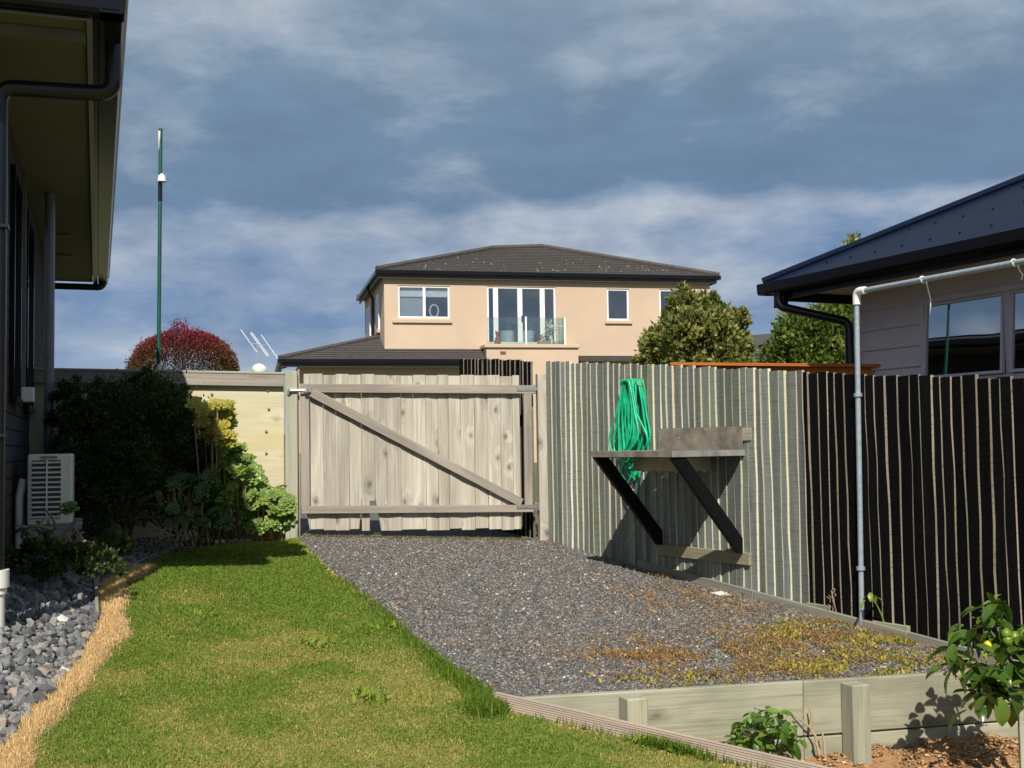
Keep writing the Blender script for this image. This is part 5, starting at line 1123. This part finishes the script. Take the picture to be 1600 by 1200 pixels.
# mulch chips over the garden soil
n = 9000; S3 = q.uniform((0, 0), (3.6, 1.2), (n, 2)); Pm = np.array([RA.x, RA.y]) + S3[:, :1] * np.array([rd.x, rd.y]) + S3[:, 1:] * np.array([rnn.x, rnn.y])
sd_ = (Pm[:, 0] - EA.x) * en[0] + (Pm[:, 1] - EA.y) * en[1]; m_ = sd_ > .05; Pm = Pm[m_]; S3 = S3[m_]; n = len(Pm)
hh = .10 * vnoise(Pm[:, 0], Pm[:, 1], .28, 5) + .05 * vnoise(Pm[:, 0], Pm[:, 1], .09, 6) + .10 * np.exp(-((S3[:, 0] - 2.55) / .35) ** 2) * np.exp(-(S3[:, 1] / .3) ** 2) - .035 * S3[:, 1]
o = chips('bark_mulch', np.stack([Pm[:, 0], Pm[:, 1], bz - .055 + hh], 1), q.uniform(.006, .022, n), np.array([(.38, .21, .095), (.29, .15, .065), (.47, .31, .16)])[q.choice(3, n)] * q.uniform(.6, 1.2, (n, 1)), flat=.5, seed=4)
o['label'] = 'reddish brown bark mulch in the sunken garden bed'; o['category'] = 'mulch'
# stone bed by the house
bed_px = [(-60, 1230)] + [(-20, 1185)] + left_edge[:9] + [(448, 842)]
bedE = [ong(*p) for p in bed_px]
BV = []; BF = []
for p in bedE:
    d_w = (p - C0).dot(hp); wl_ = p - hp * (d_w - .0)
    for s in np.linspace(0, 1, 7): x_ = p.lerp(wl_, s); BV.append((x_.x, x_.y, bedz(x_.x, x_.y) + (.012 if s == 0 else .0)))
for k in range(len(bedE) - 1):
    for s in range(6): a = k * 7 + s; BF.append((a, a + 1, a + 8, a + 7))
pbed = tag(MB().add(BV, BF).build('stone_bed', BEDM), kind='structure')
SM = []
for k in range(14):
    q_ = np.random.default_rng(100 + k); me = bpy.data.meshes.new('stone'); v_ = ico * (1 + q_.normal(size=(12, 1)) * .16) * q_.uniform(.65, 1.1, 3); me.from_pydata(v_.tolist(), [], icf.tolist()); SM.append(me)
def smat(nm, c): return plain(nm, c, .8, 0, .3, 3, .5, 9)
SMATS = [smat('stone_grey', (.155, .158, .162)), smat('stone_mid', (.23, .225, .215)), smat('stone_dark', (.085, .088, .094)), smat('stone_tan', (.30, .25, .20)), smat('stone_pale', (.62, .57, .52))]
for me in SM: me.materials.append(SMATS[0])
rs = random.Random(44); cnt = 0; placed = []
while cnt < 290:
    u_, v_ = rs.uniform(-5, 158), rs.uniform(905, 1160)
    lim = np.interp(v_, [905, 940, 985, 1040, 1098, 1166], [150, 150, 148, 108, 55, -5])
    if u_ > lim + 3: continue
    P = ong(u_, v_, .03); P.z = bedz(P.x, P.y); pv = (P - C0).dot(hp)
    if pv < .06: continue
    r_ = rs.uniform(.026, .056)
    if any((P.x - a) ** 2 + (P.y - b_) ** 2 < (.55 * (r_ + c2)) ** 2 for a, b_, c2 in placed): 
        if rs.random() < .985: continue
        P.z += r_ * .8
    placed.append((P.x, P.y, r_)); P.z += r_ * .25
    o = link('stone', rs.choice(SM), pbed, M=Matrix.Translation(P) @ Matrix.Rotation(rs.uniform(0, 6), 4, (rs.random(), rs.random(), rs.random() + .1)) @ Matrix.Diagonal((r_, r_ * rs.uniform(.7, 1.1), r_ * rs.uniform(.5, .85), 1)))
    o.material_slots[0].link = 'OBJECT'; o.material_slots[0].material = rs.choices(SMATS, (5, 3.5, 4, 1.2, .3))[0]; cnt += 1
S4 = polysample([v for v in bedE] + [p - hp * ((p - C0).dot(hp)) for p in bedE[::-1]], 7000, 13); n = len(S4); szb = q.uniform(.010, .032, n)
zb4 = np.array([bedz(a, b_) for a, b_ in S4]); o = chips('stone_fill', np.stack([S4[:, 0], S4[:, 1], zb4 + .006], 1), szb, np.array([(.15, .152, .155), (.09, .092, .096), (.22, .215, .205)])[q.choice(3, n)] * q.uniform(.7, 1.2, (n, 1)), ico, icf, .7, .25, 9)
o.parent = pbed
# one pale stone by the fence
P = ong(1128, 932); o = MB(); v_ = ico * np.array([.075, .05, .022]) * (1 + np.random.default_rng(3).normal(size=(12, 1)) * .12); o.add(v_.tolist(), icf.tolist())
tag(o.build('pale_stone', SMATS[4], loc=P + Vector((0, 0, .015))), 'flat pinkish white stone lying on the gravel below the filleting bench', 'stone')

# ------------------------------------------------------------------ grass
def blades(name, P, h, wd, cols, lean=.5, seed=1):
    q = np.random.default_rng(seed); n = len(P); az = q.uniform(0, 6.283, n); ln = np.abs(q.normal(size=n)) * np.asarray(lean)
    d = np.stack([np.cos(az) * ln, np.sin(az) * ln, np.ones(n)], 1); d = unit(d); sd = np.stack([-np.sin(az + q.normal(size=n)), np.cos(az), np.zeros(n)], 1); sd = unit(sd); h = h[:, None]; wd = np.broadcast_to(wd, n)[:, None]
    midp = P + d * h * .55; tip = P + d * h + np.stack([np.cos(az), np.sin(az), -.4 * np.ones(n)], 1) * h * ln[:, None] * .45
    V = np.stack([P - sd * wd, P + sd * wd, midp + sd * wd * .75, midp - sd * wd * .75, tip], 1); b = np.arange(n)[:, None] * 5
    Fc = np.concatenate([b + [0, 1, 2], b + [0, 2, 3], b + [3, 2, 4]], 1).reshape(-1, 3)
    o = npmesh(name, V, Fc, GRASS, np.repeat(cols, 5, 0)); o['kind'] = 'stuff'; return o
q = np.random.default_rng(21)
near_cut = [Vector((-2.6, 4.2, 0)), Vector((2.6, 4.2, 0))]
S5 = polysample(lawn_poly, 1150000, 17)
vis = (S5[:, 1] > 4.0) & (np.abs(S5[:, 0] / S5[:, 1]) < .48); S5 = S5[vis]
acc = q.random(len(S5)) < np.clip(6.2 / S5[:, 1], .3, 1) ** 1.2; S5 = S5[acc]; n = len(S5); x_, y_ = S5.T
# dry straw band along the stone bed; patchy sward elsewhere
lex = np.array([p.x for p in [LE0] + LE]); ley = np.array([p.y for p in [LE0] + LE])
dl = np.full(n, 9.0)
for (ax, ay), (bx2, by2) in zip(zip(lex, ley), zip(lex[1:], ley[1:])):
    t_ = np.clip(((x_ - ax) * (bx2 - ax) + (y_ - ay) * (by2 - ay)) / ((bx2 - ax) ** 2 + (by2 - ay) ** 2), 0, 1); dl = np.minimum(dl, np.hypot(x_ - ax - t_ * (bx2 - ax), y_ - ay - t_ * (by2 - ay)))
dr = np.full(n, 9.0); rex = [(p.x, p.y) for p in RE] + [(E2.x, E2.y)]
for (ax, ay), (bx2, by2) in zip(rex, rex[1:]):
    t_ = np.clip(((x_ - ax) * (bx2 - ax) + (y_ - ay) * (by2 - ay)) / ((bx2 - ax) ** 2 + (by2 - ay) ** 2), 0, 1); dr = np.minimum(dr, np.hypot(x_ - ax - t_ * (bx2 - ax), y_ - ay - t_ * (by2 - ay)))
fbm = lambda s, sd: .5 * vnoise(x_, y_, s, sd) + .3 * vnoise(x_, y_, s * .45, sd + 1) + .2 * vnoise(x_, y_, s * .2, sd + 2)
pn = fbm(.75, 40); pn2 = fbm(.3, 50)
wband = .15 + .10 * vnoise(x_, y_, .5, 60); straw = np.clip((wband - dl) / .07 + (pn2 - .5) * 1.2, 0, 1) * (y_ < 9.2)
edge_dry = np.clip((.07 - dr) / .05 + (pn2 - .6) * 2, 0, 1) * .6
dry = np.clip((pn - .47) * 3.4 + (pn2 - .5) * 2.0, 0, 1) * np.clip((9.8 - y_) / 2.5, .25, 1)
g1, g2, dy1, st = np.array([.085, .165, .016]), np.array([.205, .285, .040]), np.array([.42, .335, .11]), np.array([.72, .52, .31])
u1 = q.random((n, 1)); c_ = g1 * (1 - u1) + g2 * u1
isdry = (q.random(n) < dry * .62)[:, None]; c_ = np.where(isdry, dy1 * q.uniform(.7, 1.25, (n, 1)), c_)
iss = (q.random(n) < np.maximum(straw * .96, edge_dry))[:, None]; c_ = np.where(iss, st * q.uniform(.7, 1.25, (n, 1)), c_) * q.uniform(.8, 1.2, (n, 1))
hgt = q.uniform(.010, .025, n) * (1 - .3 * dry) * (1 + .5 * (pn2 - .5)); hgt = np.where(straw > .5, q.uniform(.022, .05, n), hgt)
P5 = np.stack([x_, y_, G(x_, y_) - .002], 1)
o = blades('lawn_grass', P5, hgt, .0024 * np.clip(y_ / 6, .9, 1.6), c_, np.where(straw > .5, 2.4, .95), 3); o['label'] = 'mown green lawn with dry yellow patches and a straw coloured edge'; o['category'] = 'grass'
sx_ = np.where(straw > .45)[0]; sx_ = np.concatenate([sx_, sx_]); P6 = P5[sx_] + np.concatenate([q.normal(size=(len(sx_), 2)) * .02, np.zeros((len(sx_), 1))], 1); P6[:, 2] = G(P6[:, 0], P6[:, 1]) + .004
o = blades('dry_edge_grass', P6, q.uniform(.02, .045, len(P6)), .0014 * np.clip(P6[:, 1] / 6, .9, 1.6), st * q.uniform(.65, 1.3, (len(P6), 1)), 1.9, 5); o['label'] = 'straw coloured dead grass along the edge of the loose stones'; o['category'] = 'dry grass'
# long tufts along the gravel edge and at the edging board
tp2 = []
for k in range(3600):
    s = rnd.random() ** .4 * (len(RE) - 1); i_ = min(int(s), len(RE) - 2); p = RE[i_].lerp(RE[i_ + 1], s - i_); tp2.append((p.x - abs(rnd.gauss(0, .045)) + .01, p.y + rnd.gauss(0, .03), s / len(RE)))
for k in range(1700): tp2.append((RE[-1].x - .05 + rnd.gauss(0, .045), RE[-1].y - .03 + rnd.gauss(0, .06), 1.0))
e3 = EA + ed * .95
for k in range(600): a = rnd.gauss(0, .1); tp2.append((e3.x + ed.x * a - .02, e3.y + ed.y * a - .045 + rnd.gauss(0, .012), .7))
for k in range(160): a = rnd.uniform(.2, 1.6); tp2.append((EA.x + ed.x * a, EA.y + ed.y * a - .04, .3))
tp2 = np.array(tp2); n = len(tp2); s_ = tp2[:, 2]
u1 = q.random((n, 1)); c_ = np.array([.06, .13, .012]) * (1 - u1) + np.array([.18, .24, .03]) * u1
o = blades('edge_grass', np.stack([tp2[:, 0], tp2[:, 1], G(tp2[:, 0], tp2[:, 1])], 1), q.uniform(.035, .075, n) * (.6 + .6 * s_), .003, c_, .55, 7); o['label'] = 'longer dark grass growing along the edge of the gravel drive'; o['category'] = 'grass'
# broad leaved lawn weeds
wp = np.array([tuple(ong(u_, v_)) for u_, v_ in ((570, 1095), (585, 1098), (480, 1010), (600, 985), (490, 1008), (320, 965), (1010, 1165))]); P6 = np.repeat(wp, 14, 0) + q.normal(size=(98, 3)) * [.05, .05, 0]
P6[:, 2] = G(P6[:, 0], P6[:, 1]) + .01; o = leaves('lawn_weeds', P6, np.stack([q.normal(size=98), q.normal(size=98), np.full(98, 1.0)], 1), .07, .008, np.array([.19, .28, .03]) * q.uniform(.8, 1.2, (98, 1)), GRASS); o['kind'] = 'stuff'; o['label'] = 'pale leaved weeds standing out of the lawn'; o['category'] = 'weeds'
# dry weeds and moss on the gravel
def gravel_weeds(name, spots, cols, n, L, Wd, lab, seed, up_=.5):
    q = np.random.default_rng(seed); w_ = np.array([s[4] for s in spots], float); w_ /= w_.sum(); k = q.choice(len(spots), n, p=w_); P = []
    cu = np.array([s[:4] for s in spots])[k]; u_ = cu[:, 0] + q.normal(size=n) * cu[:, 2]; v_ = cu[:, 1] + q.normal(size=n) * cu[:, 3]
    P = np.array([tuple(ong(a, b_)) for a, b_ in zip(u_, v_)]); pl_ = np.array([(p.x, p.y) for p in drive_poly]); m_ = inpoly(P[:, 0], P[:, 1], pl_); P = P[m_]
    m_ = (vnoise(P[:, 0], P[:, 1], .17, seed) + .6 * vnoise(P[:, 0], P[:, 1], .055, seed + 1) - .45) * 1.5 > q.random(len(P)); P = P[m_]; n = len(P); P[:, 2] += .012 + q.uniform(0, .012, n)
    D = np.stack([q.normal(size=n), q.normal(size=n), up_ + .5 * q.random(n)], 1); cc = np.array(cols)[q.choice(len(cols), n)] * q.uniform(.7, 1.3, (n, 1))
    o = leaves(name, P, D, L * q.uniform(.5, 1.4, n), Wd * q.uniform(.6, 1.3, n), cc, GRASS); o['kind'] = 'stuff'; o['label'] = lab; o['category'] = 'weeds'
gravel_weeds('dry_weeds', [(1150, 1020, 150, 15, 3), (1290, 1010, 120, 20, 3), (1130, 960, 150, 30, 1), (1010, 1030, 60, 7, 1), (1200, 950, 70, 10, 1), (1060, 935, 50, 12, 1), (1320, 985, 60, 10, 1.5), (1080, 1060, 90, 10, .7), (1050, 905, 15, 5, .3), (880, 848, 12, 3, .3), (1230, 1050, 90, 8, .8)], [(.37, .225, .095), (.30, .165, .07), (.46, .32, .15), (.21, .115, .055)], 30000, .028, .0032, 'rusty dry weed litter spread over the right of the gravel', 51, .25)
gravel_weeds('green_weeds', [(1300, 1005, 75, 18, 3), (1370, 1048, 80, 11, 2.6), (1060, 1066, 45, 7, .6), (1270, 1045, 40, 6, 1), (1390, 1000, 30, 8, 1.2), (1240, 990, 25, 8, .8)], [(.26, .25, .04), (.42, .33, .07), (.18, .20, .03), (.50, .36, .10)], 7500, .028, .006, 'yellow green weeds growing through the gravel near the retaining wall', 61, .7)
S7 = polysample(drive_poly, 2600, 77); n = len(S7); az = q.uniform(0, 6.28, n)
o = leaves('leaf_litter', np.stack([S7[:, 0], S7[:, 1], G(S7[:, 0], S7[:, 1]) + .016], 1), np.stack([np.cos(az), np.sin(az), q.normal(size=n) * .12], 1), q.uniform(.015, .05, n), q.uniform(.0015, .004, n), np.array([(.33, .14, .05), (.24, .10, .04), (.42, .28, .14)])[q.choice(3, n)] * q.uniform(.6, 1.2, (n, 1)), GRASS); o['kind'] = 'stuff'; o['label'] = 'brown scraps of dry leaf scattered over the gravel'; o['category'] = 'leaf litter'

# grassy line under the gate, dry clump at the hinge post
pg = np.array([tuple(PL + gdir * (.12 + 2.2 * t_) + gn * (.02 + abs(rnd.gauss(0, .03)))) for t_ in q.random(1500)]); pg[:, 2] = G(pg[:, 0], pg[:, 1])
o = blades('gate_grass', pg, q.uniform(.015, .045, len(pg)), .003, np.array([(.16, .16, .03), (.30, .22, .07)])[q.choice(2, len(pg))] * q.uniform(.7, 1.2, (len(pg), 1)), .6, 9); o['label'] = 'thin line of short grass along the foot of the gate'; o['category'] = 'grass'

# ------------------------------------------------------------------ far hills
hx_ = np.linspace(-400, 700, 60); hv = []; hf = []
for i_, x_ in enumerate(hx_):
    hgt_ = 9 + 19 * math.exp(-((x_ - 62) / 40) ** 2) + 8 * math.exp(-((x_ - 240) / 120) ** 2) + 1.5 * math.sin(x_ * .07)
    if x_ < 0: hgt_ = 5
    hv += [(x_, 200, -3), (x_, 270, hgt_), (x_, 420, -5)]
    if i_: b = (i_ - 1) * 3; hf += [(b, b + 3, b + 4, b + 1), (b + 1, b + 4, b + 5, b + 2)]
tag(MB().add(hv, hf).build('hills', groundmat('hill_scrub', [(.04, .04, .038), (.055, .055, .045), (.08, .07, .06)], .05), smooth=True), kind='structure')
